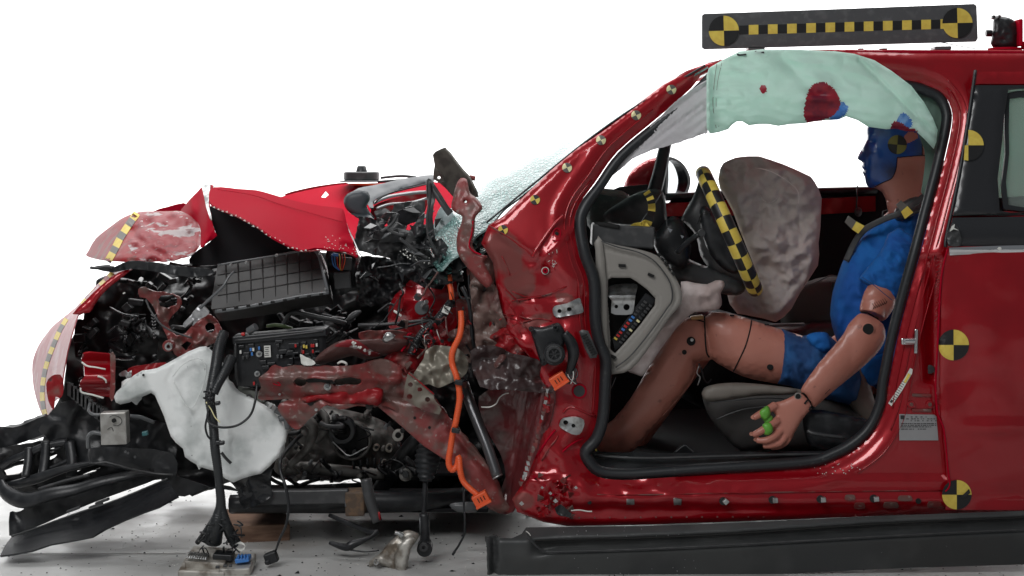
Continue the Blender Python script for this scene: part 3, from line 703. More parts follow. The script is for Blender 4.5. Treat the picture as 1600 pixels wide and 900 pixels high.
tube('dash_vent',[(929,350,.09),(945,351,.075),(968,355,.075)],3.6,M['void'],CAR,n=8,flat=.4)
# checked tape strips hanging from the cowl
def tapestrip(name,pts,w,cells,parent,y):
    q=cr(pts,4,False); n=len(q); v=[];f=[];mi=[]
    for i,(a,b) in enumerate(q):
        c_=q[min(i+1,n-1)]; d_=q[max(i-1,0)]; dx,dy=c_[0]-d_[0],c_[1]-d_[1]; L=math.hypot(dx,dy)
        ww=w*(1 if i<n-1 else .6); yy=y+.012*math.sin(i*.7)
        v+= [P(a-dy/L*ww,b+dx/L*ww,yy),P(a+dy/L*ww,b-dx/L*ww,yy+.01)]
    for i in range(n-1): f.append((2*i,2*i+1,2*i+3,2*i+2)); mi.append(cells[int(i/(n-1)*len(cells))])
    o=rawobj(name,v,f,[M['yellow'],M['tblack']],parent,mi,False); thick(o,.002,off=0); return o
tapestrip('checked_tape',[(1010,300),(1015,308),(1018,318),(1018,330),(1014,345),(1009,358)],5.5,[0,1,0,1,0,0,1,1,0,0],CAR,.20)
tapestrip('yellow_tape_end',[(1006,352),(992,354),(983,362),(984,374),(989,384)],5,[0],CAR,.10)
tapestrip('yellow_tape_end',[(1004,346),(1010,354),(1017,362)],4,[0],CAR,.10)
# beige side cover of the dashboard
pts=cr([(928,380),(936,374),(942,377),(965,383),(995,389),(1017,395),(1033,404),(1047,420),(1058,438),(1065,455),(1064,475),(1050,492),(1030,520),(1008,552),(985,578),(965,584),(948,583),(946,560),(942,480),(936,420)],2)
hole=[(950,437),(956,434),(985,434),(995,440),(1012,453),(1024,466),(1023,477),(1000,508),(974,538),(961,552),(952,544),(949,500)]
def dashf(a,b):
    d=float(dist([hole],np.array([a]),np.array([b]))[0]); o_=float(dist([pts],np.array([a]),np.array([b]))[0])
    return .006*math.exp(-((o_-11)/1.6)**2)+.008*(1-min(1,o_/3))**2+.003*math.exp(-((d-6)/1.5)**2)+.008*(1-min(1,d/2))**2
DC=pan('dash_end_cover',pts,.06,M['dash'],CAR,holes=[hole],g=3,fn=dashf,th=.02)
pan('cover_flange',cr([(930,380),(941,376),(947,440),(949,520),(951,575),(947,583),(938,560),(934,470)],2),.045,M['dash'],CAR,g=5,pil=(3,.008),th=.01)
tube('cover_step',[(940,377,.045),(965,386,.045),(997,394,.045),(1020,406,.045),(1037,425,.047),(1048,445,.05),(1050,468,.05),(1040,485,.05),(1015,520,.05),(985,556,.05),(962,574,.05)],1.1,M['dgrey'],DC,n=6)
for a,b,r in [(972,415,-3),(1017,430,-25),(957,557,-25)]: box('clip_slot',a,b,.055,11 if a<1000 else 10,4.5,.01,r,M['void'],DC,bev=.001)
for i in range(5): box('side_grille_slot',1030+i*5.5,398+i*7.5,.052,6,4,.01,-45,M['void'],DC,bev=.001)
pan('dash_inside',[(935,425),(1040,425),(1040,480),(960,565),(940,565)],.16,M['void'],DC,g=20)
br=pan('dash_bracket',cr([(953,446),(990,443),(996,448),(993,460),(990,485),(986,491),(970,492),(955,489),(956,470),(950,462)],2),.09,M['zinc'],DC,g=3,holes=[circ(963,479,3,10),circ(979,480,5,12)],fn=lambda a,b:.03*max(0,(462-b)/16)-.012*math.exp(-((b-463)/5)**2),th=.004)
fb=pan('fuse_panel',[(957,530),(1009,458),(1024,468),(1018,478),(972,538),(961,548)],.10,M['black'],DC,g=8,th=.01)
cols=['yellow','fred','fred','fblue','fred','fred','fblue','fblue']
for i in range(26):
    t=(i//2)/13; k=i%2; a=964+t*50+k*8-2; b=531-t*62+k*6-2
    m=M[cols[(i//2)%8]] if k==0 and t<.55 else (M['pale'] if i in (0,9,15) else M['dgrey'])
    box('fuse',a,b,.092,5.2,3.4,.012,-35+90*0,m,fb,bev=.001)
tube('cabin_wire',[(962,590,.12),(955,606,.12),(945,620,.12),(935,632,.14)],.8,M['mgrey'],CAR,n=6)
tube('pedal_spring',[(1092,568,.55),(1097,580,.55),(1100,592,.55),(1106,598,.55),(1112,592,.55)],1.4,M['mgrey'],CAR,n=6)
tube('key_hook',[(1092,572,.3),(1089,583,.3),(1094,590,.3),(1090,602,.3)],1,M['zinc'],CAR,n=6)
pan('pedal',[(1050,710),(1062,697),(1070,694),(1078,704),(1090,712)],.35,M['black'],CAR,g=6)
tube('pedal_edge',[(1056,706,.33),(1069,696,.33),(1076,700,.33),(1084,706,.33)],.8,M['mgrey'],CAR,n=6)
tube('yellow_seam',[(929,655,.10),(925,672,.10),(926,690,.10),(932,705,.10)],1.6,M['yellow'],CAR,n=6,flat=.4)
# steering column and wheel
SC=inf('steering_column_cowl',cr([(1020,372),(1040,345),(1052,338),(1066,345),(1075,365),(1080,390),(1070,420),(1050,415),(1030,400)],3),.36,M['black'],CAR,cap=.08,g=5)
inf('column_lower_cowl',cr([(1045,412),(1062,400),(1100,415),(1150,430),(1165,450),(1150,462),(1110,455),(1075,445),(1055,440)],3),.42,M['dgrey'],CAR,cap=.1,g=5)
tube('indicator_stalk',[(1058,395,.24),(1075,378,.22),(1092,366,.20)],[4.5,4,4.2],M['black'],SC,n=10)
disc('stalk_end',1096,364,.20,5.5,M['dgrey'],SC,ln=.02)
for a,b,s in [(1047,360,4),(1066,370,3)]: pan('glint_trim',[(a-s,b-s),(a+s,b-s*.3),(a,b+s)],.27,M['chrome'],SC,g=3,th=.003)
WH=thing('steering_wheel',P(1141,360,.37),'x','y'); del WH['label'];del WH['category']
WH.parent=CAR; WH.matrix_parent_inverse=Matrix.Translation(-CAR.location)
def wheel():
    c=Vector(P(1139,361,.37)); a=Vector(P(1101,270,.37))-c; b=Vector(P(1182,452,.37))-c
    u=(a-b).normalized(); Rm=(a-b).length/2; nrm=Vector((u.z,0,-u.x)); nrm=(nrm+Vector((0,-.10,0))).normalized(); v_=u.cross(nrm).normalized()
    N,Mn=120,16; vs_=[];fs=[];mi=[]; rt=.0235
    for i in range(N):
        t=2*math.pi*i/N; rr=Rm; d_=u*math.cos(t)+v_*math.sin(t)
        for j in range(Mn):
            p=2*math.pi*j/Mn; vs_.append(c+d_*(rr+rt*math.cos(p))+nrm*rt*1.1*math.sin(p))
    for i in range(N):
        for j in range(Mn):
            fs.append((i*Mn+j,i*Mn+(j+1)%Mn,((i+1)%N)*Mn+(j+1)%Mn,((i+1)%N)*Mn+j)); mi.append(((i//4)+(j//4))%2)
    return vs_,fs,mi
wv,wf,wm=wheel(); rawobj('wheel_rim',wv,wf,[M['yellow'],M['tblack']],WH,wm)
inf('wheel_hub',cr([(1094,278),(1101,285),(1112,310),(1126,345),(1142,380),(1160,420),(1172,446),(1150,440),(1115,425),(1095,400),(1088,370),(1072,350),(1064,345),(1070,330),(1084,305)],3),.42,M['dgrey'],WH,cap=.10,g=5)
inf('airbag_flap',cr([(1093,330),(1104,322),(1125,350),(1140,385),(1155,415),(1150,428),(1130,420),(1108,395),(1096,360)],3),.30,M['black'],WH,cap=.03,g=5)
tube('hub_seam',[(1090,350,.30),(1097,334,.28),(1110,330,.27)],.8,M['void'],WH,n=6)
# front airbag
def rg(a,b,s,t,z): return abs(noise.noise((a/s,b/t,z)))*2-.45
def bagfn(a,b):
    wx=a+14*noise.noise((a/40,b/40,9)); wy=b+14*noise.noise((a/40,b/40,19))
    y=.010*rg(wx,wy,60,46,1)+.004*rg(wx+wy*.6,wy-wx*.6,30,14,2)+.002*rg(wx-wy*.5,wy+wx*.5,18,7,3)
    an=math.atan2(b-305,a-1204); d=math.hypot(a-1204,b-305)
    y+=.004*math.sin(an*11+2*noise.noise((a/30,b/30,2)))*math.exp(-((d-32)/20)**2)+.006*math.exp(-((d-13)/2.5)**2)
    y+=.012*math.exp(-((a-1164-(b-330)*-.15)/5)**2)*(b<335)
    y+=.005*math.exp(-((a-(1248+(b-330)*.02))/2.5)**2)*(b>330)*(b<430)
    return y
AB=inf('front_airbag',[(1130,255),(1137,251),(1150,246),(1168,244),(1186,244),(1205,250),(1225,257),(1246,266),(1267,276),(1273,284),(1278,293),(1284,310),(1283,330),(1282,355),(1279,380),(1280,398),(1278,415),(1265,435),(1250,458),(1237,482),(1225,495),(1212,503),(1190,497),(1165,492),(1152,490),(1140,475),(1132,442),(1150,440),(1172,452),(1190,450),(1184,430),(1172,400),(1158,365),(1145,330),(1133,308),(1125,295),(1122,280),(1125,264)],.60,M['bag'],CAR,kd=.55,cap=.13,g=3,c=[(.06,38),(.018,15)],
  fn=bagfn)
tube('airbag_seam',[(1180,262,.30),(1205,268,.30),(1232,284,.30),(1247,300,.31),(1248,318,.32)],.5,M['kbag'],AB,n=5)
tube('airbag_vent',[(a,b,hit(AB,a,b,.3)[0]) for a,b in circ(1202,303,13,16,sx=1.05)+circ(1202,303,13,16,sx=1.05)[:1]],.6,M['kbag'],AB,n=5,sub=2)
# knee airbag
inf('knee_airbag',cr([(1064,440),(1085,442),(1105,444),(1118,438),(1130,439),(1132,447),(1126,458),(1128,470),(1124,482),(1100,487),(1085,488),(1072,498),(1055,515),(1035,542),(1015,572),(1005,587),(996,586),(976,576),(990,560),(1015,530),(1045,494),(1064,466)],2),.23,M['kbag'],CAR,kd=.7,cap=.09,g=4,fn=lambda a,b:.018*rg(a,b,34,30,7)+.006*rg(a+b*.7,b-a*.7,22,9,3),c=(.02,22))
# curtain airbag
def curt(a,b):
    return .022*noise.noise((a/70,b/90,11))+.008*rg(a+b*.5,b-a*.25,70,22,5)+.006*(abs(noise.noise((a/30,b/7,15)))*2-.4)*math.exp(-((a-1135)/35)**2)-.02*math.exp(-((a-1105-(b-100)*.03)/5)**2)+.014*math.exp(-((b-(110+(a-1360)*1.0))/5)**2)*(a>1340)+.02*math.exp(-((a-(1215+(b-80)*.9))/14)**2)*(b<150)
co=[(1104,118),(1108,106),(1130,93),(1155,80),(1190,77),(1240,77),(1304,80),(1335,84),(1366,94),(1392,110),(1424,134),(1444,160),(1458,185),(1465,203),(1463,222),(1459,233),(1445,218),(1431,205),(1415,205),(1400,201),(1385,202),(1356,198),(1340,188),(1322,182),(1310,187),(1291,188),(1272,190),(1255,193),(1235,194),(1216,197),(1200,194),(1187,194),(1170,196),(1160,190),(1151,190),(1144,195),(1138,202),(1122,207),(1109,209),(1104,200)]
bl1=cr([(1258,163),(1262,145),(1270,133),(1280,129),(1292,130),(1306,143),(1313,158),(1310,172),(1297,183),(1280,189),(1262,192),(1256,178)],3)
bl2=cr([(1297,184),(1310,172),(1312,158),(1324,165),(1325,171),(1320,180),(1310,186),(1298,188)],3)
bl3=cr([(1188,136),(1193,133),(1198,138),(1197,144),(1192,146),(1188,142)],2)
bl4=cr([(1392,197),(1398,189),(1410,193),(1420,200),(1431,203),(1432,207),(1412,205),(1393,202)],2)
bl5=cr([(1400,190),(1410,176),(1418,180),(1426,192),(1420,200),(1410,193)],2)
def cmi(x,y):
    k=np.zeros(len(x),int)
    for lp,i in ((bl2,2),(bl5,2),(bl1,1),(bl3,1),(bl4,1)): k[inside(lp,x,y)]=i
    return k
CU=pan('curtain_airbag',co,lambda a,b:-.028+.10*max(0,(b-150)/50)*.5,[M['mint'],M['paintr'],M['paintb']],CAR,g=3,pil=(6,.012),c=(.012,42),fn=curt,mi=cmi,th=.004)
tube('curtain_seam',[(1120,100,hit(CU,1121,104)[0]-.001),(1116,130,hit(CU,1116,130)[0]-.001),(1114,165,hit(CU,1114,165)[0]-.001),(1119,200,hit(CU,1119,200)[0]-.001)],.5,M['dash'],CU,n=5)
tube('curtain_seam',[(1128,98,hit(CU,1128,100)[0]-.001),(1121,130,hit(CU,1121,130)[0]-.001),(1119,165,hit(CU,1119,165)[0]-.001),(1123,198,hit(CU,1123,198)[0]-.001)],.4,M['dash'],CU,n=5)
pan('curtain_front_sail',[(1106,126),(1104,160),(1106,207),(1085,214),(1060,223),(1040,229),(1020,234),(1002,241),(985,250),(972,262),(950,278),(930,298),(934,286),(955,268),(980,243),(1000,215),(1030,185),(1060,155),(1085,137)],.10,M['wcloth'],CAR,g=4,th=.004,
  fn=lambda a,b:.02*(abs(noise.noise(((a+b)/60,(b-a*-.75)/9,5)))*2-.4))
for q in ([(1152,84),(1155,86),(1166,85)],[(1180,80),(1183,83),(1194,82)]):
    tube('roof_clip',[(a,b,-.03) for a,b in q],1.6,M['black'],CAR,n=6)
tube('roof_wire',[(1100,98,.02),(1120,96,.02),(1140,84,.02),(1162,77,.03)],.6,M['black'],CAR,n=5)

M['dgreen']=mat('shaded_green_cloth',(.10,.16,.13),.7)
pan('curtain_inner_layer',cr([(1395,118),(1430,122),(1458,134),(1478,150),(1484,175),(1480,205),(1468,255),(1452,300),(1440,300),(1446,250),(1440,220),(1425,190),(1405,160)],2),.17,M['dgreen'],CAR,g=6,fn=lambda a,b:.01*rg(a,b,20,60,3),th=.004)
# ---------------------------------------------------------------- the crash test dummy
DM=thing('crash_test_dummy',P(1300,600,.35),'seated crash test dummy in blue shirt and shorts with blue painted face','dummy')
parts=[]
def addi(o,y,**k): v,f,_,_=inflate_raw(o,y,**k); parts.append((v,f))
head=[(1360,180),(1356,193),(1354,200),(1353.5,208),(1354,214),(1353,219),(1350,225),(1346,233),(1342,240),(1339,246),(1339.5,249),(1343,251),(1347,252.5),(1347.5,256),(1346,259),(1345.5,261.5),(1348,263.5),(1350,265),(1348,267),(1347,269.5),(1349,273),(1351,277),(1352,284),(1354,290),(1358,294),(1367,294),(1378,300),(1384,312),(1388,335),(1400,345),(1440,345),(1446,310),(1452,280),(1458,245),(1455,205),(1440,178),(1415,163),(1385,163)]
def headfn(a,b):
    z=.013*math.exp(-((a-1361)/5)**2-((b-221)/5)**2)      # eye socket
    z-=.010*math.exp(-((a-1359)/4)**2-((b-213)/2.5)**2)     # brow
    z-=.008*math.exp(-((a-1369)/8)**2-((b-240)/8)**2)      # cheek
    z+=.008*math.exp(-((a-1356)/3)**2-((b-257)/8)**2)
    z+=.006*math.exp(-((a-1353)/5)**2-((b-265)/1.6)**2)
    return z
v,f,V_,F_=inflate_raw(head,.42,kd=.95,cap=.082,g=3,fn=headfn); parts.append((v,f))
addi(cr([(1395,325),(1372,345),(1345,368),(1328,390),(1315,420),(1304,455),(1300,488),(1303,520),(1315,555),(1330,590),(1360,615),(1410,620),(1440,560),(1462,400),(1450,335),(1425,318)],2),.45,kd=.8,cap=.15,g=7)
thigh=cr([(1101,495),(1125,487),(1150,492),(1175,500),(1225,516),(1270,530),(1320,560),(1330,600),(1300,618),(1255,608),(1215,600),(1175,593),(1146,582),(1130,573),(1112,561),(1104,535)],2)
addi(thigh,.33,kd=.85,g=5)
shin=cr([(1101,499),(1082,494),(1062,503),(1045,522),(1025,555),(1005,588),(985,622),(958,655),(935,672),(926,690),(935,707),(965,713),(992,703),(1012,680),(1042,648),(1066,618),(1081,598),(1088,578),(1087,567),(1100,564),(1115,560),(1110,530)],2)
addi(shin,.33,kd=.85,g=5)
# shoulder, arm
parts.append(tube_raw([(1408,385,.38),(1394,425,.30),(1374,455,.24),(1362,492,.21)],[18,20,20,19],n=20))
addi(cr([(1354,449),(1348,462),(1343,480),(1345,487),(1362,493),(1378,503),(1392,490),(1400,470),(1395,445),(1370,440)],2),.22,kd=.9,g=4)
addi(cr([(1345,489),(1336,495),(1325,507),(1318,521),(1300,543),(1280,566),(1261,592),(1250,611),(1257,619),(1266,630),(1273,637),(1287,625),(1310,605),(1335,585),(1358,565),(1374,548),(1384,528),(1380,506),(1362,494)],2),lambda a,b:.15 if a>1330 else .15-(1330-a)*.0005,kd=.8,g=4)
# hand
addi(cr([(1250,613),(1241,617),(1231,622),(1218,627),(1207,629),(1202,635),(1206,642),(1212,650),(1205,658),(1203,668),(1207,680),(1214,690),(1224,696),(1232,692),(1240,680),(1250,662),(1262,645),(1269,638),(1262,624)],2),.095,kd=.6,cap=.03,g=2.5)
parts.append(tube_raw([(1212,633,0.090),(1200,640,0.080),(1188,647,0.070),(1177,653,0.065)],[7,6.2,6,4.6],n=14))
parts.append(tube_raw([(1215,657,0.085),(1203,665,0.070),(1190,673,0.065),(1176,680,0.070)],[7,6.2,6,4.8],n=14))
parts.append(tube_raw([(1220,672,0.090),(1210,682,0.070),(1197,688,0.065),(1182,688.5,0.073)],[6.5,6.2,5.6,4.6],n=14))
parts.append(tube_raw([(1228,678,0.095),(1220,691,0.080),(1206,696,0.075),(1192,697,0.080)],[6.2,6,5.4,4.3],n=14))
parts.append(tube_raw([(1236,675,0.105),(1229,690,0.095),(1216,698,0.095),(1204,700,0.100)],[5.6,5,4.6,3.8],n=14))
# far arm and far leg
parts.append(tube_raw([(1410,385,.60),(1385,440,.66),(1360,500,.62),(1300,545,.58),(1262,560,.55)],[24,23,19,15,10],n=16))
parts.append(tube_raw([(1300,575,.62),(1200,548,.62),(1110,520,.62)],[36,34,26],n=18))
parts.append(tube_raw([(1110,520,.62),(1060,590,.62),(1010,670,.62),(985,700,.62)],[26,22,15,16],n=18))
vv=[];ff=[]
for v,f in parts:
    b=len(vv); vv+=[tuple(p) for p in v]; ff+=[tuple(i+b for i in t) for t in f]
tmp=rawobj('tmp',vv,ff,M['skin'])
bm=bmesh.new(); bm.from_mesh(tmp.data); bmesh.ops.recalc_face_normals(bm,faces=bm.faces); bm.to_mesh(tmp.data); bm.free()
rm=tmp.modifiers.new('r','REMESH'); rm.mode='VOXEL'; rm.voxel_size=.0034; rm.use_smooth_shade=True
sm=tmp.modifiers.new('s','SMOOTH'); sm.iterations=3; sm.factor=.5
dg=bpy.context.evaluated_depsgraph_get(); me=bpy.data.meshes.new_from_object(tmp.evaluated_get(dg)); bpy.data.objects.remove(tmp)
me.name='body'; me.materials.clear()
for m in (M['skin'],M['faceb']): me.materials.append(m)
n=len(me.vertices); C_=np.empty(n*3); me.vertices.foreach_get('co',C_); C_=C_.reshape(-1,3)
ss=K*(D+C_[:,1])/D; PX=800+C_[:,0]/ss; PY=HZ-(C_[:,2]-CZ)/ss
blue=[(1330,150),(1441,150),(1441,243),(1402,246.5),(1401,258),(1399,268),(1393,279),(1380,285),(1367,291),(1364,300),(1330,300)]
ctr=[]; mi=np.zeros(len(me.polygons),np.int32)
px=np.array([PX[list(p.vertices)].mean() for p in me.polygons]); py=np.array([PY[list(p.vertices)].mean() for p in me.polygons])
nv=np.array([noise.noise((a/9,b/7,1.5)) for a,b in zip(px[:1],py[:1])])
mi[inside(blue,px,py)]=1
sm_=cr([(1412,215),(1420,206),(1432,208),(1434,216),(1424,221),(1416,224)],2); mi[inside(sm_,px,py)]=0
me.polygons.foreach_set('material_index',mi); me.polygons.foreach_set('use_smooth',[True]*len(me.polygons))
BD=bpy.data.objects.new('body',me); COL.objects.link(BD); BD.parent=DM; BD.matrix_parent_inverse=Matrix.Translation(-DM.location)
# clothes
SH=inf('shirt',[(1404,326),(1392,331),(1380,339),(1366,347),(1352,357),(1340,368),(1330,382),(1322,397),(1314,415),(1307,436),(1301,456),(1298,475),(1297,492),(1300,510),(1306,528),(1312,545),(1325,566),(1340,590),(1370,612),(1420,600),(1440,540),(1462,400),(1452,335),(1430,322)],.44,M['shirt'],DM,kd=.85,cap=.175,g=4.5,c=(.022,36),
  fn=lambda a,b:-.045+.02*(abs(noise.noise(((a+b*.3)/34,(b-a*.5)/60,2)))*2-.5)+.008*(abs(noise.noise((a/14,b/20,8)))*2-.5))
SL=inf('shirt_sleeve',[(1380,385),(1372,398),(1362,410),(1350,424),(1341,436),(1350,443),(1362,450),(1377,463),(1391,474),(1403,478),(1418,450),(1430,410),(1428,370),(1405,355),(1388,365)],.24,M['shirt'],DM,kd=1.05,g=3.5,c=(.014,24),fn=lambda a,b:.012*(abs(noise.noise(((a+b)/40,(b-a)/15,2)))*2-.5))
tube('sleeve_hem',[(1347,433,.185),(1362,443,.155),(1378,456,.15),(1394,469,.165)],.6,M['short'],SL,n=5)
inf('shirt_tail',cr([(1345,560),(1366,556),(1385,552),(1388,570),(1378,592),(1362,603),(1350,596),(1340,580)],3),.30,M['shirt'],DM,g=4,cap=.05,c=(.012,10))
SHT=inf('shorts',[(1222,514),(1238,520),(1252,526),(1265,522),(1285,520),(1298,526),(1318,545),(1340,560),(1352,590),(1345,632),(1325,634),(1295,627),(1262,616),(1235,603),(1215,600),(1216,575),(1219,545)],.32,M['short'],DM,kd=.92,g=4,fn=lambda a,b:-.035+.022*(abs(noise.noise(((a-b*.4)/22,(b+a*.4)/60,3)))*2-.5)+.01*(abs(noise.noise((a/9,b/12,6)))*2-.5))
inf('shirt_hem_fold',cr([(1260,525),(1275,519),(1292,520),(1297,530),(1300,545),(1285,550),(1268,540)],3),.22,M['shirt'],DM,g=3.5,cap=.04,c=(.012,10))
def seam(name,pts,r,m=M['void'],push=.001):
    q=[(a,b,hit(BD,a,b,.3)[0]-push) for a,b in cr(pts,3,False)]
    return tube(name,q,r,m,DM,n=5,sub=2)
seam('thigh_seam',[(1174,501),(1172,515),(1165,540),(1155,562),(1146,580)],1.1)
seam('knee_seam',[(1101,493),(1101,505),(1102,530),(1104,550),(1108,558)],1.3)
seam('knee_seam',[(1078,497),(1090,500),(1101,503)],1.2)
seam('elbow_seam',[(1345,487),(1356,489),(1368,496),(1378,504)],1.6)
seam('wrist_seam',[(1250,613),(1257,616),(1264,625),(1270,636)],1.3)
seam('wrist_slot',[(1262,625),(1257,631)],1.6); seam('wrist_slot',[(1268,634),(1264,641)],1.5)
seam('neck_seam',[(1402,246),(1412,245),(1425,244),(1440,243),(1452,243)],.8)
seam('neck_seam',[(1402,246),(1401,258),(1399,268),(1393,279),(1380,285),(1367,292)],.7)
seam('skull_seam',[(1441,243),(1441,225),(1440,205),(1438,190)],.9)
seam('calf_seam',[(1087,580),(1078,600),(1060,622),(1035,650)],.6,M['skin'])
for a,b,r in [(1079.5,533,7),(1069,550,3.8),(1203,573,5)]:
    disc('joint_hole',a,b,hit(BD,a,b,.2)[0]+.004,r,M['void'],DM,ln=.014)
o=disc('joint_hole',1356,514,hit(BD,1356,514,.1)[0]+.004,8.8,M['void'],DM,ln=.016); disc('joint_ring',1356,514,hit(BD,1356,514,.1)[0]+.003,10,M['skin'],o,ln=.012,hole=8.8)
disc('joint_bolt',1081,531,hit(BD,1080,533,.2)[0]-.004,2.6,M['zinc'],DM,ln=.006)
o=disc('joint_hole',1246.5,619,hit(BD,1247,619,.1)[0]+.002,4.2,M['void'],DM,ln=.012); disc('joint_ring',1246.5,619,hit(BD,1247,619,.1)[0]+.001,5.4,M['dash'],o,ln=.01,hole=4.2)
box('knee_pad',1089,496,hit(BD,1089,497,.2)[0],20,6,.03,6,mat('tan_knee_pad',(.42,.22,.08),.5),DM,bev=.005)
for a,b in [(1144,493),(1198,507)]: box('skin_slot',a,b,hit(BD,a,b+3,.3)[0]-.001,7,2.6,.004,-6,M['void'],DM,bev=.001)
# scribbled ink on the arm
for i in range(7):
    a=1363+i*3.2; b=478-i*1.3
    seam('ink_mark',[(a,b-4),(a+3,b+2),(a+1,b+5),(a+4,b)],.35)
seam('ink_mark',[(1289,616),(1293,612),(1297,608)],.5)
# nails
for a,b,r in [(1177,653,3.4),(1174.5,679,3.2),(1181,688,3.0)]:
    pan('fingernail',circ(a,b-1,r,10,sx=1.2),hit(BD,a,b-1,.1)[0]-.0008,mat('nail_vinyl',(.50,.22,.16),.3),DM,g=2,th=.001)
target(1402,226,15,BD,DM,flip=True,rot=.08,mats=[mat('dark_yellow',(.20,.19,.045),.5),M['tgrey'] if 0 else mat('plain_black',(.02,.02,.02),.5)])  # head target uses a darker yellow than the other targets
# green tape round thumb and finger
inf('green_finger_tape',cr([(1185,645),(1193,637),(1200,634),(1203,640),(1204,647),(1200,654),(1194,658),(1191,654),(1188,652)],2),.065,M['green'],DM,kd=.9,g=2.2,c=(.004,5))
inf('green_finger_tape',cr([(1191,664),(1197,660),(1204,661),(1208,668),(1207,675),(1201,680),(1194,679),(1193,671)],2),.060,M['green'],DM,kd=.9,g=2.2,c=(.004,5))
inf('green_finger_tape',cr([(1196,652),(1203,648),(1208,652),(1206,660),(1198,664),(1194,659)],2),.075,M['green'],DM,g=2.2,c=(.004,5))
# seat belt
def strap(name,pts,w,m,parent):
    v,f=tube_raw(pts,w,n=8,flat=.18); return rawobj(name,v,f,m,parent)
BT=strap('seat_belt',[(1452,300,.30),(1432,316,.28),(1408,332,.27),(1380,343,.285),(1352,358,.31),(1336,378,.34),(1322,408,.36)],5,M['dgrey'],CAR)
tube('collar',[(1388,334,.30),(1378,342,.30),(1360,352,.31),(1345,364,.33),(1335,378,.345)],1.2,M['mgrey'],DM,n=6)
inf('dark_neck_pad',cr([(1400,325),(1420,310),(1440,308),(1446,325),(1430,335),(1410,345),(1396,340)],2),.33,M['dgrey'],DM,cap=.05,g=4)
def sq(name,pts,y,m): return pan(name,pts,y,m,BT,g=6,th=.003)
sq('grey_tape_tag',[(1326,337),(1320,347),(1331,358),(1338,346)],.27,M['tgrey']); sq('yellow_tape_tag',[(1338,346),(1331,358),(1341,365),(1351,353)],.27,M['yellow'])
sq('grey_tape_tag',[(1400,320),(1408,313),(1418,322),(1408,331)],.235,M['tgrey']); sq('yellow_tape_tag',[(1418,322),(1408,331),(1414,342),(1427,332)],.232,M['yellow'])
# ---------------------------------------------------------------- the crushed front end
rnd=random.Random(11)
def pz(name,pts,y,m,parent=CAR,n=2,**k): return pan(name,cr(pts,n) if n>1 else pts,y,m,parent,**k)
# far structure
FH=pz('far_fender',[(432,312),(455,303),(500,293),(535,288),(560,287),(640,284),(700,286),(745,300),(745,380),(700,420),(600,400),(545,380),(500,335),(450,325)],lambda a,b:1.30-.004*(b-290),M['redhood'],g=7,c=(.05,70,3),fn=lambda a,b:-.0016*(b-290),holes=[[(501,308),(509,298),(514,304),(508,309)]])
pz('far_hood_edge',[(240,330),(262,323),(287,317),(292,324),(281,333),(262,334)],1.3,M['redhood'],g=5)
pz('far_rail',[(445,303),(470,296),(500,290),(540,285),(540,290),(500,297),(455,308)],1.42,M['red'],g=5)
DS=disc('strut_mount',565,275,1.25,28,M['dgrey'],CAR,ln=.034,axis=(0,0,1),n=32)
disc('strut_nut',565,266,1.25,10,M['black'],DS,ln=.035,axis=(0,0,1),r2=7)
disc('strut_plate',563,283,1.25,33,M['mgrey'],DS,ln=.006,axis=(0,0,1))
disc('strut_plate_lower',570,288,1.25,26,M['orange'],DS,ln=.006,axis=(0,0,1))
for q in ([(595,278,1.2),(612,276,1.2),(630,275,1.2),(650,277,1.2)],[(590,284,1.15),(620,282,1.15),(660,279,1.15)]): tube('far_hose',q,2.2,M['black'],CAR)
# hood
HF=pz('hood_nose',[(135,400),(138,392),(150,372),(175,352),(192,340),(217,331),(240,330),(262,330),(282,330),(295,336),(308,345),(314,360),(314,378),(310,388),(300,398),(285,403),(265,408),(240,409),(225,410),(175,408),(155,406)],[(135,398,.75),(190,340,1.0),(280,330,.95),(310,370,.5),(240,408,.18),(175,407,.22),(250,370,.38),(190,375,.45)],None,CAR,g=4,fn=lambda a,b:.02*(abs(noise.noise((a/22,b/16,3)))*2-.5)*(a>205)+.008*noise.noise((a/60,b/60,8))) if 0 else None
M['scraped']=mat('scraped_red_paint',(.25,.02,.026),.5,0,.1,spec=.25,bump=(30,.002),var=[((.36,.31,.31),12,.56,.6,(1,1,2.2)),((.17,.02,.025),26,.55,.68),((.45,.42,.42),48,.66,.7)])
M['overlitred']=mat('overlit_red_bumper',(.29,.035,.045),.45,.0,.15,spec=.25,bump=(25,.0012),var=[((.38,.20,.21),9,.5,.68),((.25,.03,.035),16,.62,.72)])  # pink patches put the overexposed light into the red bumper colour
def mi_nose(x,y): return (x>208+8*np.sin(y/9)).astype(int)
HF=pan('hood_nose',cr([(135,400),(138,392),(150,372),(175,352),(192,340),(217,331),(240,330),(262,330),(282,330),(295,336),(308,345),(314,360),(314,378),(310,388),(300,398),(285,403),(265,408),(240,409),(225,410),(175,408),(155,406)],3),[(135,398,.70),(190,340,.62),(280,330,.55),(310,370,.34),(240,408,.20),(175,407,.26),(240,372,.33)],[M['redg'],M['scraped']],CAR,g=4,mi=mi_nose,fn=lambda a,b:(.022*(abs(noise.noise((a/22,b/16,3)))*2-.5))*(a>205)+.006*noise.noise((a/60,b/60,8)),pil=(7,.012))
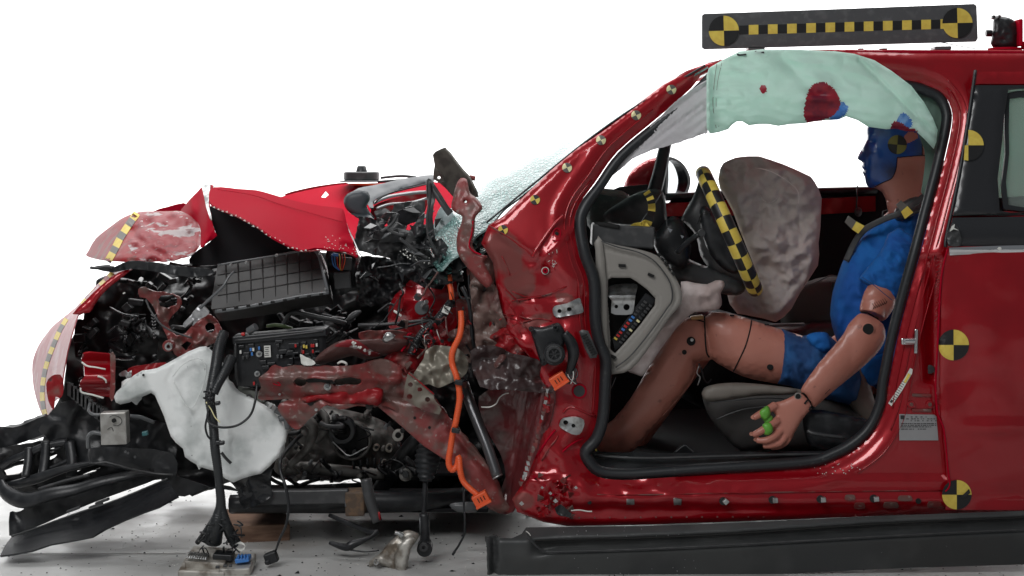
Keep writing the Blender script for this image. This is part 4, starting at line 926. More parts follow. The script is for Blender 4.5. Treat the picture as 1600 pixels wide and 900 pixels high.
def tape(name,path,w,onto,parent,first=0,mats=None,seglen=8):
    q=cr(path,8,False); acc=0; v=[];f=[];mi=[]; k0=0; P2=[]
    dense=[]
    for i in range(len(q)-1):
        L=math.hypot(q[i+1][0]-q[i][0],q[i+1][1]-q[i][1]); m_=max(1,int(L/1.5))
        for j in range(m_): t=j/m_; dense.append((q[i][0]+(q[i+1][0]-q[i][0])*t,q[i][1]+(q[i+1][1]-q[i][1])*t))
    dense.append(q[-1]); acc=0
    for i,(a,b) in enumerate(dense):
        c_=dense[min(i+1,len(dense)-1)]; d_=dense[max(i-1,0)]; dx,dy=c_[0]-d_[0],c_[1]-d_[1]; L=math.hypot(dx,dy)
        for s_ in (1,-1):
            aa,bb=a-dy/L*w*s_,b+dx/L*w*s_; h=hit(onto,aa,bb,None)[0]
            if h is None: h=hit(onto,a,b,.3)[0]
            v.append(P(aa,bb,h-.004))
        if i: acc+=math.hypot(dense[i][0]-dense[i-1][0],dense[i][1]-dense[i-1][1]); f.append((2*i-2,2*i-1,2*i+1,2*i)); mi.append((int(acc/seglen)+first)%2)
    o=rawobj(name,v,f,mats or [M['yellow'],M['tgrey']],parent,mi,False); thick(o,.001,off=0); return o
tape('checked_tape',[(214,333),(202,350),(188,372),(176,395),(168,409)],5.5,HF,HF,0,None,12.5)
HK=pz('hood_fold',[(282,331),(288,322),(297,311),(308,300),(318,290),(332,289),(329,300),(326,312),(329,330),(331,345),(336,362),(338,368),(330,376),(320,382),(313,386),(314,362),(309,348),(297,338)],[(282,331,.75),(320,292,.55),(330,340,.30),(313,386,.22),(300,330,.5)],M['redhood'],g=3,fn=lambda a,b:.03*math.sin((a-(b-290)*-.25)/5.5)+.012*noise.noise((a/8,b/20,3)))
pz('torn_edge',[(316,292),(322,287),(332,289),(336,292),(328,300),(325,315),(329,332),(331,344),(326,336),(321,318),(318,303)],[(320,290,.5),(326,335,.26)],M['zinc'],parent=HK,g=3,c=(.02,8,3))
HM=pan('hood_skin',cr([(327,300),(331,294),(345,292),(372,295),(400,297),(420,302),(447,310),(475,317),(505,322),(532,325),(538,331),(540,342),(545,360),(550,376),(556,388),(560,398),(557,401),(545,394),(530,391),(512,389),(492,387),(472,391),(450,383),(425,370),(400,352),(382,343),(367,335),(345,327),(332,320),(327,312)],2),
 [(330,296,.26),(400,298,.34),(470,316,.36),(532,326,.38),(330,318,.14),(400,352,.08),(450,383,.06),(475,391,.08),(520,389,.10),(560,400,.14)],M['redhood'],CAR,g=4,fn=lambda a,b:.008*noise.noise((a/90,b/60,2))+.03*(abs(noise.noise((a/16,b/14,5)))*2-.5)*max(0,1-math.hypot((a-535)/45,(b-385)/22)),th=.006)
tube('hood_edge',[(330,322,.13),(350,330,.11),(370,338,.09),(400,354,.07),(425,372,.07),(450,385,.07),(472,393,.09),(500,391,.09),(530,393,.11),(548,398,.12),(560,403,.14)],1.0,M['scraped'],HM,n=6)
tube('hood_crease',[(340,296,.24),(395,305,.285),(440,320,.29),(500,337,.29),(536,347,.29)],.5,M['redhood'],HM,n=5)
for i in range(22):
    t=i/22; a=334+t*150; b=np.interp(a,[330,370,400,450,480],[322,338,354,386,392])+rnd.uniform(-1,2)
    pan('paint_chip',[(a-rnd.uniform(1,2.5),b),(a+1,b-rnd.uniform(1,2)),(a+rnd.uniform(1,3),b+1.5)],.06,M['paper'],HM,g=3,th=.002,smooth=False)
for i in range(34):
    a=rnd.uniform(505,562);b=380+rnd.uniform(-8,14)+(a-535)*.25
    y_=hit(HM,a,b,None)[0]
    if y_: pan('paint_chip',[(a-rnd.uniform(.6,1.6),b),(a,b-rnd.uniform(.6,1.5)),(a+rnd.uniform(.6,2),b+.8)],y_-.006,M['paper'],HM,g=3,th=.001,smooth=False)
tube('torn_metal_edge',[(541,350,.30),(546,362,.26),(553,376,.2),(558,388,.16),(563,398,.13)],1.3,M['zinc'],HM,n=6)
pz('hood_liner',[(328,322),(350,330),(400,355),(450,385),(475,394),(420,404),(300,416),(330,376),(338,367),(330,345)],.30,M['carpet'],g=8)
pz('far_hood_under',[(300,398),(320,384),(330,378),(335,395),(320,412),(296,412)],.5,M['carpet'],g=8)
# bumper skin at the far left
BS=pan('bumper_skin',cr([(192,419),(180,424),(165,433),(148,448),(135,462),(118,480),(100,495),(84,508),(72,522),(60,540),(52,560),(50,578),(52,603),(57,625),(64,645),(72,662),(81,673),(82,655),(83,628),(92,622),(96,608),(98,590),(103,560),(108,537),(115,512),(122,492),(130,488),(139,466),(150,455),(165,445),(185,430),(206,420)],2),
 [(52,580,1.0),(60,540,1.0),(118,480,.9),(190,420,.5),(95,600,.28),(122,492,.32),(110,535,.26),(80,620,.5),(81,670,.45),(160,447,.35),(85,560,.6)],M['overlitred'],CAR,g=4,fn=lambda a,b:.012*noise.noise((a/25,b/45,2))+.02*math.exp(-((math.hypot((a-92)/1,(b-592)/1.6)-12)/5)**2)*(b>575),th=.004)
tape('checked_tape',[(176,425),(160,442),(140,462),(125,478)],3.2,BS,BS,0,[M['yellow'],M['redg']],10)
tape('checked_tape',[(104,498),(94,515),(84,538),(75,562),(69,585),(66,610),(67,632),(72,655)],3.4,BS,BS,0,[M['yellow'],M['tgrey']],12.5)
pz('bumper_lip',[(206,420),(185,426),(165,440),(148,455),(135,468),(113,491),(140,488),(147,478),(158,462),(172,448),(190,434)],[(200,422,.3),(115,490,.26)],M['red'],g=4,pil=(5,.01))
pz('bumper_inner_tab',[(72,600),(80,588),(90,585),(97,590),(99,612),(94,622),(86,620),(84,640),(76,628)],.22,M['redg'],g=4,c=(.01,14))
# dark mass of the engine bay behind everything
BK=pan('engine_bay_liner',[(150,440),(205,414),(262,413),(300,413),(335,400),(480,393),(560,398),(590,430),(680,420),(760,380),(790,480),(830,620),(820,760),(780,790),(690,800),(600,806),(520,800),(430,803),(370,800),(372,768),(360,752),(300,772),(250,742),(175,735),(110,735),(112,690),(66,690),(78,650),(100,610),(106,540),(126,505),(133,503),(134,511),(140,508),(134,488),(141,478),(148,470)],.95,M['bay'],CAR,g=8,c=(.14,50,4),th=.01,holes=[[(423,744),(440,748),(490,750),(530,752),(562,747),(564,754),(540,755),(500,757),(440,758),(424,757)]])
# crushed radiator and fan parts
RP=pz('radiator_shroud',[(135,470),(160,445),(230,440),(250,470),(245,560),(240,575),(150,570),(118,560),(118,500),(130,500)],.62,M['bay'],g=6,c=(.06,34,4))
for x in (192,204,216): tube('shroud_rib',[(x,490,.52),(x+1,548,.52)],.9,M['dgrey'],RP,n=6)
for y in (490,505,521): tube('shroud_rib',[(186,y,.52),(228,y+2,.52)],.9,M['dgrey'],RP,n=6)
tube('shroud_rib',[(216,500,.5),(227,500,.5),(227,524,.5),(216,524,.5),(216,500,.5)],1,M['dgrey'],RP,n=6,sub=2)
box('shroud_clip',212,472,.5,22,9,.03,-8,M['black'],RP)
pz('upper_grille_bar',[(150,416),(172,414),(173,420),(200,408),(235,409),(280,416),(330,420),(330,430),(290,432),(240,424),(205,420),(176,426),(148,420),(141,418)],.16,M['black'],g=4,c=(.015,12,3))
tube('grille_spike',[(141,418,.15),(152,419,.15),(165,417,.15),(178,418,.15)],2.4,M['black'],CAR)
tube('latch_cross_tube',[(265,412,.3),(300,418,.3),(340,416,.32),(400,402,.35),(480,396,.35)],3.2,M['black'],CAR)
tube('latch_cross_tube',[(240,418,.25),(270,424,.25),(310,430,.25),(345,425,.3)],3.5,M['dgrey'],CAR)
# red bracket left of centre
for pts,y,h in [([(216,452),(224,449),(240,455),(262,458),(280,464),(281,480),(270,492),(262,508),(275,525),(290,520),(320,490),(338,500),(346,515),(345,530),(325,540),(300,552),(290,562),(272,553),(268,538),(258,520),(248,500),(240,480),(228,466),(218,464)],.30,[[(247,468),(252,462),(270,460),(277,466),(276,476),(264,482),(250,478)],circ(328,512,8,12),[(283,540),(292,533),(300,536),(291,548)]])]:
    pan('radiator_support',cr(pts,2),y,M['redd'],CAR,g=4,c=(.035,26,8),holes=h,th=.006)
tube('support_cable',[(228,468,.25),(235,485,.24),(250,505,.22),(270,518,.22),(300,528,.22)],1.4,M['dgrey'],CAR,n=8)
o=disc('support_bush',264,540,.20,9,M['redd'],CAR,ln=.03); disc('bush_ring',264,541,.18,6,M['zinc'],o,ln=.02,hole=3)
for i in range(8): tube('hose_clip',[(236+i*.6,492+i*5,.3),(240,494+i*5,.28),(243,492+i*5,.3)],.9,M['dgrey'],CAR,n=5)
# shiny red crash box
CB=pan('crash_box',[(130,553),(140,551),(172,554),(178,560),(178,600),(175,621),(150,618),(128,610),(124,604),(126,596),(132,588),(131,570),(127,562)],.20,M['red'],CAR,g=3,fn=lambda a,b:.030*math.sin((b-553)/8.5)+.018*(a-150)/28,th=.005)
pz('crash_box_flange',[(172,552),(180,556),(180,585),(178,623),(171,621),(173,590)],.18,M['redd'],g=4,c=(.01,10))
tube('torn_metal_edge',[(128,566,.175),(137,572,.165),(150,574,.16),(165,577,.17)],1.4,M['paper'],CB,n=6)
tube('torn_metal_edge',[(153,588,.17),(160,590,.165),(165,594,.165),(166,598,.17)],1.4,M['paper'],CB,n=6)
tube('torn_metal_edge',[(126,606,.15),(128,613,.15),(145,617,.15),(162,622,.15)],1.5,M['paper'],CB,n=6)
pz('frame_rail_stub',[(198,580),(205,574),(225,570),(258,566),(262,575),(240,590),(210,590),(202,612),(198,600)],.26,M['redg'],g=4,c=(.015,14))
pz('torn_bracket',[(186,584),(196,578),(200,582),(206,578),(205,590),(199,594),(196,588),(188,588)],.22,M['zinc'],g=3,c=(.02,8))
for i in range(9):
    a=105+i*6; b=600+i*5
    pan('ribbed_duct',[(a,b-3),(a+9,b),(a+9,b+22),(a,b+18)],.30,M['dgrey'],CAR,g=5,th=.01,smooth=False)
# lower bumper, grilles and undertray
M['bl2']=M['black']
LB=pz('lower_bumper_beam',[(82,640),(110,625),(150,640),(175,650),(200,655),(270,665),(270,740),(240,742),(160,728),(120,722),(95,720),(85,700),(70,680),(60,672)],.42,M['black'],g=6,c=(.05,40,3))
pz('bumper_wing',[(-30,668),(20,668),(45,660),(70,650),(84,664),(82,672),(40,690),(0,702),(-40,712)],.50,M['black'],g=6,c=(.03,34,3),th=.02)
def bar(name,pts,r,m=None,parent=CAR,flat=.6,n=8): return tube(name,pts,r,m or M['blackg'],parent,n=n,flat=flat)
GR=bar('lower_grille_bar',[(-30,722,.5),(0,728,.45),(20,718,.42),(45,708,.4),(70,697,.4),(105,690,.4)],[7,7,6,6,6,6],M['black'])
pan('lower_grille',[(-60,704),(0,700),(60,690),(112,688),(200,700),(276,718),(276,746),(180,758),(100,768),(40,790),(12,782),(0,762),(-60,765)],.43,M['bay'],CAR,g=5,c=(.02,30,3),th=.012,
 holes=[[(-50,734),(-30,730),(0,724),(45,711),(41,718),(20,722),(0,728),(-40,742)],[(4,736),(20,729),(39,724),(43,734),(28,741),(8,743)],[(75,702),(94,696),(92,702),(76,709)],[(100,697),(109,695),(109,705),(99,707)],[(75,715),(91,709),(85,715),(75,720)],[(75,735),(106,719),(106,723),(80,736)],[(108,739),(127,732),(126,735),(110,741)],[(128,742),(157,730),(156,733),(130,744)]])
bar('lower_grille_bar',[(-10,760,.45),(20,758,.4),(60,747,.35),(100,733,.33),(150,722,.32)],[5,7,8,6,4],M['black'])
bar('lower_grille_bar',[(0,752,.4),(10,770,.36),(40,782,.3),(80,772,.28),(120,764,.28),(160,752,.28),(240,735,.3)],[7,11,13,12,10,9,7],M['black'],flat=.5)
bar('grille_post',[(45,700,.4),(44,722,.38),(40,745,.36)],7,M['black']); bar('grille_post',[(72,690,.4),(70,720,.38),(66,745,.36)],8,M['black'])
bar('grille_post',[(108,690,.4),(112,716,.38),(112,745,.36)],9,M['black'])
bar('grille_slat',[(75,733,.38),(95,725,.38),(120,712,.38)],3.5,M['black'])
bar('grille_slat',[(72,704,.4),(84,703,.4),(95,698,.4)],2.2,M['black'])

bar('grille_slat',[(60,765,.32),(100,752,.32),(140,742,.32)],3,M['dgrey'])
pz('air_dam_back',[(25,800),(16,800),(14,830),(20,838),(60,822),(110,800),(160,780),(230,755),(270,742),(330,762),(420,775),(420,790),(360,760),(335,760),(300,772),(278,775),(250,748),(190,745),(120,756),(80,772),(60,775),(42,778),(38,795)],.34,M['black'],g=6,c=(.03,40,5))
pan('air_dam_tab',[(42,772),(60,776),(56,795),(36,800)],.36,M['dgrey'],CAR,g=6,th=.01)
UT=pan('undertray',cr([(0,868),(8,852),(20,836),(45,828),(90,814),(130,800),(180,783),(230,762),(262,746),(268,760),(279,775),(262,784),(248,792),(225,800),(195,812),(165,826),(145,838),(115,844),(80,850),(50,860),(18,866)],1),[(0,868,.05),(20,838,.22),(90,816,.22),(262,746,.28),(278,775,.16),(145,838,.06),(50,860,.04)],M['blackg'],CAR,g=5,fn=lambda a,b:.004*noise.noise((a/60,b/40,4)),th=.006)
tube('undertray_rib',[(18,838,.18),(60,824,.18),(120,802,.18),(180,782,.2),(262,748,.24)],1.6,M['dgrey'],UT,n=6)
for a,b in [(115,796),(150,790),(160,783)]: box('tray_clip',a,b,.2,22,4,.02,20,M['dgrey'],UT,bev=.002)
# bracket block with pipes
BB=box('valve_block',180,668,.10,40,50,.05,2,mat('machined_block',(.42,.41,.39),.4,.5,var=((.3,.29,.27),30,.4,.6)),CAR,bev=.003)
disc('block_port',178,657,.07,3.4,M['void'],BB,ln=.006); tube('pen_swirl',[(171,652,.071),(178,649,.071),(188,653,.071),(190,660,.071),(184,665,.071),(176,664,.071)],.5,M['ink'],BB,n=5)
tube('pen_swirl',[(168,671,.071),(174,668,.071),(177,674,.071)],.5,M['ink'],BB,n=5)
tube('coolant_pipe',[(160,678,.12),(145,676,.12),(138,684,.13),(138,700,.14)],3.4,M['mgrey'],CAR); tube('coolant_pipe',[(158,648,.12),(144,647,.12),(139,640,.14),(141,630,.16)],2.6,M['mgrey'],CAR)
tube('coolant_pipe',[(204,650,.14),(220,652,.16),(240,660,.2)],3,M['mgrey'],CAR)
box('teal_fitting',227,677,.12,9,7,.02,10,mat('teal_cap',(.03,.12,.13),.4),CAR)
pz('cooler_frame',[(140,700),(200,700),(270,708),(275,740),(262,742),(200,732),(145,724)],.30,M['black'],g=5,c=(.012,22,3))
tube('frame_edge',[(140,698,.25),(141,724,.25),(165,722,.25),(200,732,.25),(240,740,.25),(270,742,.25)],1.8,M['dgrey'],CAR,n=6,sub=2)
for a,b in [(200,708),(196,706),(211,714)]: disc('frame_screw',a,b,.27,2,M['mgrey'],CAR)
# white washer tank
WT=pan('washer_tank',cr([(178,620),(182,612),(190,605),(200,595),(208,587),(222,579),(236,577),(246,575),(262,567),(280,557),(295,549),(312,542),(322,541),(328,545),(340,555),(352,572),(356,590),(362,600),(375,612),(395,622),(412,632),(425,640),(437,655),(448,672),(447,690),(437,712),(420,730),(408,740),(395,743),(378,748),(365,754),(352,748),(340,737),(328,734),(314,730),(311,734),(307,726),(297,720),(289,714),(286,701),(275,692),(267,682),(262,668),(256,650),(250,636),(242,618),(236,614),(220,621),(202,629),(188,632),(181,629)],1),.16,M['white'],CAR,g=4,c=(.016,75),pil=(5,.016),th=.08,fn=lambda a,b:.005*math.exp(-((abs(a-293-(b-590)*.1)+abs(b-597)*.55-33)/2.2)**2)+.02*(a>360)*(1-min(1,abs(b-690)/50))*.5)
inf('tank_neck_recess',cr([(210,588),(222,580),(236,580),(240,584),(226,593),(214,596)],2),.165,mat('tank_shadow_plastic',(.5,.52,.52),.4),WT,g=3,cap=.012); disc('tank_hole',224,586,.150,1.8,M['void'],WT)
tube('tank_bead',[(270,588,.135),(285,570,.135),(310,560,.14),(322,575,.14),(318,600,.14),(308,625,.14),(300,637,.14),(290,632,.135),(280,612,.13),(270,595,.13)],1,M['white'],WT,n=6)
tube('tank_brace',[(346,707,.1),(352,715,.1),(361,724,.1)],2.4,M['dgrey'],WT)
# grey ribbed inverter box
BXF=[(340,414),(362,413),(420,402),(492,391),(500,392),(507,418),(512,456),(470,463),(400,474),(350,481),(330,483),(332,460)]
IV=pan('inverter_box',BXF,[(335,480,.20),(345,415,.26),(500,392,.26),(510,456,.20)],M['invert'],CAR,g=6,th=.12)
for k in range(8):
    a0=352+k*19; tube('box_rib',[(a0,412-k*2.8,hit(IV,a0,418-k*2.8,.24)[0]-.002),(a0+3,474-k*2.6,hit(IV,a0+3,470-k*2.6,.22)[0]-.002)],1,M['invert'],IV,n=5)
for k in range(3):
    b0=428+k*16; tube('box_rib',[(340,b0+2,hit(IV,345,b0,.24)[0]-.002),(504,b0-25,hit(IV,500,b0-25,.24)[0]-.002)],1,M['invert'],IV,n=5)
tube('box_flange',[(336,487,.16),(372,482,.15),(420,473,.15),(470,463,.15),(514,457,.15)],3.0,M['mgrey'],IV,flat=.5)
tube('box_flange',[(492,390,.2),(499,402,.19),(506,430,.17),(512,455,.16)],2.6,M['mgrey'],IV,flat=.5)
tube('box_top_edge',[(340,414,.22),(400,404,.22),(492,389,.22)],1.6,M['mgrey'],IV,n=6)
for k in range(9): box('flange_notch',350+k*19,484-k*3.0,.135,6,3.5,.008,9,M['void'],IV,bev=.001)
for a,b in [(500,396),(507,424),(509,451),(361,414),(432,399),(385,410)]: bolt(a,b,.17,2.6,IV)
pz('connector_board',[(510,392),(545,396),(556,404),(552,430),(548,455),(520,460),(512,420)],.30,M['black'],g=5,c=(.02,14))
for i,cl in enumerate(['fblue','fblue','fred','yellow','fred','orange']): tube('board_wire',[(518+i*4,397,.27),(519+i*4,406,.25),(522+i*3,416,.25),(530+i,422,.26)],.9,M[cl],CAR,n=5)
box('blue_connector',524,398,.26,10,5,.01,-8,M['fblue'],CAR)
box('grey_card',541,412,.26,17,20,.01,-5,M['dgrey'],CAR); box('grey_card',535,438,.26,26,26,.02,5,M['dgrey'],CAR)
# crumpled foil tag and its wire
pz('crumpled_tag',[(286,509),(288,503),(297,494),(308,480),(313,476),(320,480),(327,487),(322,494),(310,500),(301,510),(303,501),(296,504),(290,512)],.12,M['foil'],g=2.5,c=(.012,8,3))
tube('tag_wire',[(312,482,.12),(330,465,.12),(348,448,.12),(358,432,.13),(366,424,.14)],[2.6,2.2,2,1.8,1.5],M['mgrey'],CAR)
# fuse box
FBX=pan('fuse_box',[(365,534),(368,528),(500,516),(509,518),(511,560),(505,572),(430,590),(420,604),(372,604),(367,590)],.16,M['black'],CAR,g=6,th=.09,pil=(3,.006))
tube('fuse_box_rim',[(367,532,.15),(430,526,.15),(505,517,.15)],2,M['dgrey'],FBX,n=6); tube('fuse_box_rim',[(368,536,.15),(369,570,.15),(372,602,.15)],1.6,M['dgrey'],FBX,n=6)
box('fuse_box_tray',440,523,.20,146,12,.1,5,M['black'],FBX)
box('fuse_label',418,549,.150,10,18,.004,3,M['paper'],FBX,bev=0)
for i in range(5): box('label_print',417,543+i*3,.147,7-(i%2)*2,.9,.001,3,M['ink'],FBX,bev=0)
for a,b,r in [(405,553,5),(402,584,4.6)]:
    o=disc('terminal_nut',a,b,.148,r,M['zinc'],FBX,ln=.008,hole=r*.45); disc('terminal_stud',a,b,.14,r*.4,M['mgrey'],o,ln=.014)
for a,b,c_ in [(392,546,'fblue'),(396,546,'paper'),(394,553,'fblue'),(405,544,'fblue'),(376,550,'paper'),(462,540,'fred'),(471,543,'dgrey'),(475,541,'yellow'),(479,542,'yellow'),(487,540,'fred'),(490,540,'fred'),(474,550,'fred'),(489,549,'fred'),(380,559,'dgrey'),(386,558,'dgrey'),(434,557,'mgrey'),(440,557,'mgrey'),(495,539,'paper'),(397,599,'fred'),(472,549,'redd')]:
    box('fuse',a,b,.150,3,5.2,.008,3,M[c_],FBX,bev=.001)
for i in range(30):
    a=rnd.uniform(375,500);b=rnd.uniform(535,580)-(a-375)*.05
    box('relay',a,b,.155,rnd.uniform(5,13),rnd.uniform(4,9),.014,4,M['black'],FBX,bev=.0015)
inf('fuse_box_bracket',cr([(372,604),(395,606),(412,618),(415,630),(395,634),(382,628),(375,616)],2),.2,mat('pale_green_plastic',(.16,.17,.15),.5),CAR,g=3,cap=.02)
disc('bracket_eye',389,621,.17,5,M['dgrey'],CAR,hole=2.5,ln=.01)
cyl('sensor_can',394,514,.16,6,.035,M['mgrey'],CAR,axis=(.8,-.5,.5)); box('red_clip',380,522,.15,6,5,.012,0,M['fred'],CAR)
# black clutter over the engine
tube('intake_bracket',[(440,512,.3),(452,492,.3),(462,488,.3),(490,494,.3),(520,500,.3),(540,505,.32)],3.6,M['dgrey'],CAR)
tube('green_wire_loom',[(418,510,.3),(430,508,.28),(444,510,.28),(456,514,.3)],3,mat('olive_green_loom',(.06,.09,.035),.5),CAR)
inf('hose_end',cr([(542,497),(550,488),(562,484),(565,489),(556,497),(545,502)],2),.28,M['dgrey'],CAR,g=3,cap=.02)
tube('battery_cable',[(560,508,.24),(600,507,.22),(640,503,.22),(680,499,.2)],2.6,M['dgrey'],CAR); tube('battery_cable',[(580,522,.22),(620,514,.2),(660,504,.18),(685,496,.17)],1.9,M['black'],CAR)
tube('bonnet_cable',[(590,488,.3),(600,480,.3),(608,475,.3),(618,478,.28),(628,484,.26)],2,M['black'],CAR)
M['bluegrey']=mat('blue_grey_plastic',(.055,.062,.07),.4,spec=.3)
# cowl and plastics
pan('scuttle_panel',cr([(540,318),(548,303),(560,294),(580,290),(600,286),(625,280),(650,276),(676,273),(677,284),(660,287),(640,291),(615,299),(596,306),(583,315),(584,324),(578,324),(572,315),(575,328),(582,340),(584,342),(562,340),(548,333),(541,326)],2),[(545,320,.35),(600,290,.55),(676,277,.45),(580,338,.25)],M['bluegrey'],CAR,g=3.5,fn=lambda a,b:.01*noise.noise((a/20,b/12,3)),th=.006,pil=(4,.01))
inf('scuttle_cover',cr([(537,317),(539,307),(548,300),(562,297),(575,300),(578,312),(573,322),(580,334),(586,341),(570,341),(553,336),(542,328)],2),.28,M['bluegrey'],CAR,g=4,cap=.02)
pz('cowl_crossmember',[(580,326),(600,314),(640,304),(670,297),(670,305),(664,330),(640,345),(600,350),(583,340)],.5,M['redg'],g=5,c=(.012,24))
tube('silver_strip',[(583,318,.42),(605,308,.42),(640,302,.42),(667,300,.42)],2.8,M['foil'],CAR,flat=.5)
tube('silver_strip',[(588,326,.40),(610,319,.40),(640,317,.40),(667,310,.40)],2.2,M['foil'],CAR,flat=.5)
tube('scuttle_edge',[(586,318,.35),(592,311,.35),(610,302,.36),(640,294,.38),(670,287,.38)],1.4,M['blackg'],CAR,n=6)
pz('cowl_post',[(666,283),(674,281),(680,300),(676,340),(682,380),(690,400),(676,396),(668,360),(668,320)],.16,M['dgrey'],g=4,c=(.01,16),th=.008)
for pts,y,m,cc in [([(616,318),(640,315),(664,314),(664,330),(650,345),(636,352),(628,372),(618,360),(606,350),(613,330)],.26,'dgrey',.02),
    ([(622,330),(640,322),(655,330),(652,345),(635,352),(622,348)],.20,'carpet',.02),
    ([(585,330),(602,325),(612,332),(606,345),(590,348)],.25,'dgrey',.02),
    ([(560,345),(590,352),(620,356),(640,360),(665,350),(672,372),(660,392),(640,400),(610,404),(585,398),(562,392),(551,384),(558,362)],.22,'dgrey',.03),
    ([(560,338),(580,340),(600,350),(600,362),(575,358),(562,352)],.20,'black',.03),
    ([(632,378),(640,360),(655,340),(664,332),(662,352),(650,372),(640,382)],.16,'dgrey',.02),
    ([(584,362),(620,358),(628,368),(626,378),(600,378),(582,372)],.19,'black',.012),
    ([(605,398),(640,390),(665,400),(690,420),(700,440),(690,452),(660,448),(640,436),(620,420)],.20,'black',.04),
    ([(565,400),(600,402),(640,412),(650,440),(620,452),(605,470),(580,480),(560,470),(555,430)],.36,'black',.05),
    ([(675,380),(690,372),(705,392),(720,420),(724,440),(706,440),(695,425),(680,405)],.15,'dgrey',.03),
    ([(664,420),(700,418),(716,424),(714,436),(700,444),(672,446),(655,440)],.14,'black',.02),
    ([(716,402),(724,392),(734,398),(728,412),(718,422),(712,414)],.12,'black',.02),
    ([(590,340),(604,346),(596,362),(588,356)],.15,'black',.02),
    ([(640,352),(668,356),(680,372),(672,388),(652,380)],.14,'black',.03),
    ([(640,384),(668,390),(684,412),(664,420),(644,408)],.15,'dgrey',.02)]:
    pan('broken_cowl_plastic',cr(pts,1),y,M[m],CAR,g=3.5,c=(cc,14,rnd.randint(1,9)),th=.004)
for i in range(34):
    a=rnd.uniform(560,735);b=rnd.uniform(325,440)
    if b<330+(a-680)*.2 and a>690: continue
    L=rnd.uniform(10,34);t=rnd.uniform(-1.5,1.5);w_=rnd.uniform(1.2,4.5); dx,dy=math.cos(t)*L,math.sin(t)*L
    q=[(a-dx/2-dy/L*w_,b-dy/2+dx/L*w_),(a,b+rnd.uniform(-3,3)+w_),(a+dx/2,b+dy/2),(a-dy/L*-w_,b-w_)]
    pan('plastic_splinter',q,[(q[0][0],q[0][1],rnd.uniform(.06,.2)),(q[2][0],q[2][1],rnd.uniform(.04,.22)),(q[3][0],q[3][1],rnd.uniform(.06,.22))],M[rnd.choice(['black','dgrey','blackg','black','mgrey'])],CAR,g=6,th=.003,smooth=False)
for q in ([(676,288),(688,306),(700,325),(706,330)],[(671,284),(672,310),(668,340),(670,370),(684,398)],[(624,372),(650,392),(668,404)],[(690,390),(700,402),(712,418)],[(596,362),(612,350),(622,334)],[(604,356),(616,364),(632,368)]):
    tube('bent_rod',[(a,b,.10) for a,b in q],2.6,M['dgrey'],CAR)
tube('wiper_arm',[(672,286,.12),(680,300,.11),(692,320,.10),(704,334,.10)],[5,5,4,6],M['dgrey'],CAR,flat=.6)
tube('scratched_edge',[(634,388,.12),(645,396,.12),(658,404,.12),(668,410,.12)],1,M['mgrey'],CAR,n=6)
tube('scratched_edge',[(590,418,.2),(606,416,.2),(625,412,.2),(642,412,.2)],1,M['mgrey'],CAR,n=6)
for i in range(30):
    a=rnd.uniform(625,672);b=396+(a-630)*.35+rnd.uniform(-8,5); disc('debris_speck',a,b,.11,rnd.uniform(.5,1.3),M['paper'],CAR,n=6,bev=False,ln=.003)
# white sheet glimpses of the far side cowl between rods
pz('pale_liner',[(684,330),(696,320),(706,330),(714,345),(724,352),(716,372),(700,380),(692,395),(684,385),(676,360)],.45,mat('pale_grey_panel',(.42,.47,.48),.4,var=((.1,.12,.12),30,.5,.58)),g=5,c=(.03,18))
# coated bracket and hinge arm
BR=pan('hood_hinge_plate',[(676,242),(680,237),(690,232),(696,230),(699,234),(704,238),(712,249),(723,263),(735,276),(741,288),(747,301),(747,308),(741,308),(735,303),(730,312),(722,318),(712,312),(703,302),(696,294),(687,286),(677,280),(677,270),(679,258)],[(690,235,.17),(740,300,.10),(700,290,.16)],M['olive'],CAR,g=3,holes=[circ(686,277.5,2.2,8)],pil=(3,.005),th=.006)
tube('plate_emboss',[(679,262,.155),(686,268,.15),(694,278,.15),(692,284,.15),(684,285,.15)],.9,M['olive'],BR,n=6)
cyl('hinge_bolt',738,278,.14,4,.02,M['redd'],BR,axis=(1,0,-.2))
HA=pan('hinge_arm',cr([(714,286),(720,278),(729,280),(732,292),(735,302),(743,308),(750,316),(754,326),(745,336),(742,344),(742,358),(739,374),(738,384),(744,393),(752,398),(762,400),(756,408),(762,422),(770,440),(760,450),(742,432),(727,414),(717,400),(713,384),(715,364),(721,348),(722,338),(715,334),(707,328),(705,320),(708,308),(710,298)],2),[(722,284,.06),(745,325,.0),(730,360,-.01),(735,400,-.02),(758,440,-.02),(712,320,.03)],M['redd'],CAR,g=3,holes=[circ(727.5,315,2,8)],pil=(5,.012),c=(.008,16,3),th=.004)
tube('hinge_pin',[(721,284,.10),(722,292,.09),(725,301,.09)],2,M['redhood'],HA,n=8)
tube('arm_flange',[(739,345,-.01),(737,365,-.015),(733,383,-.025),(740,393,-.03),(752,398,-.03)],1.3,M['redhood'],HA,n=6)
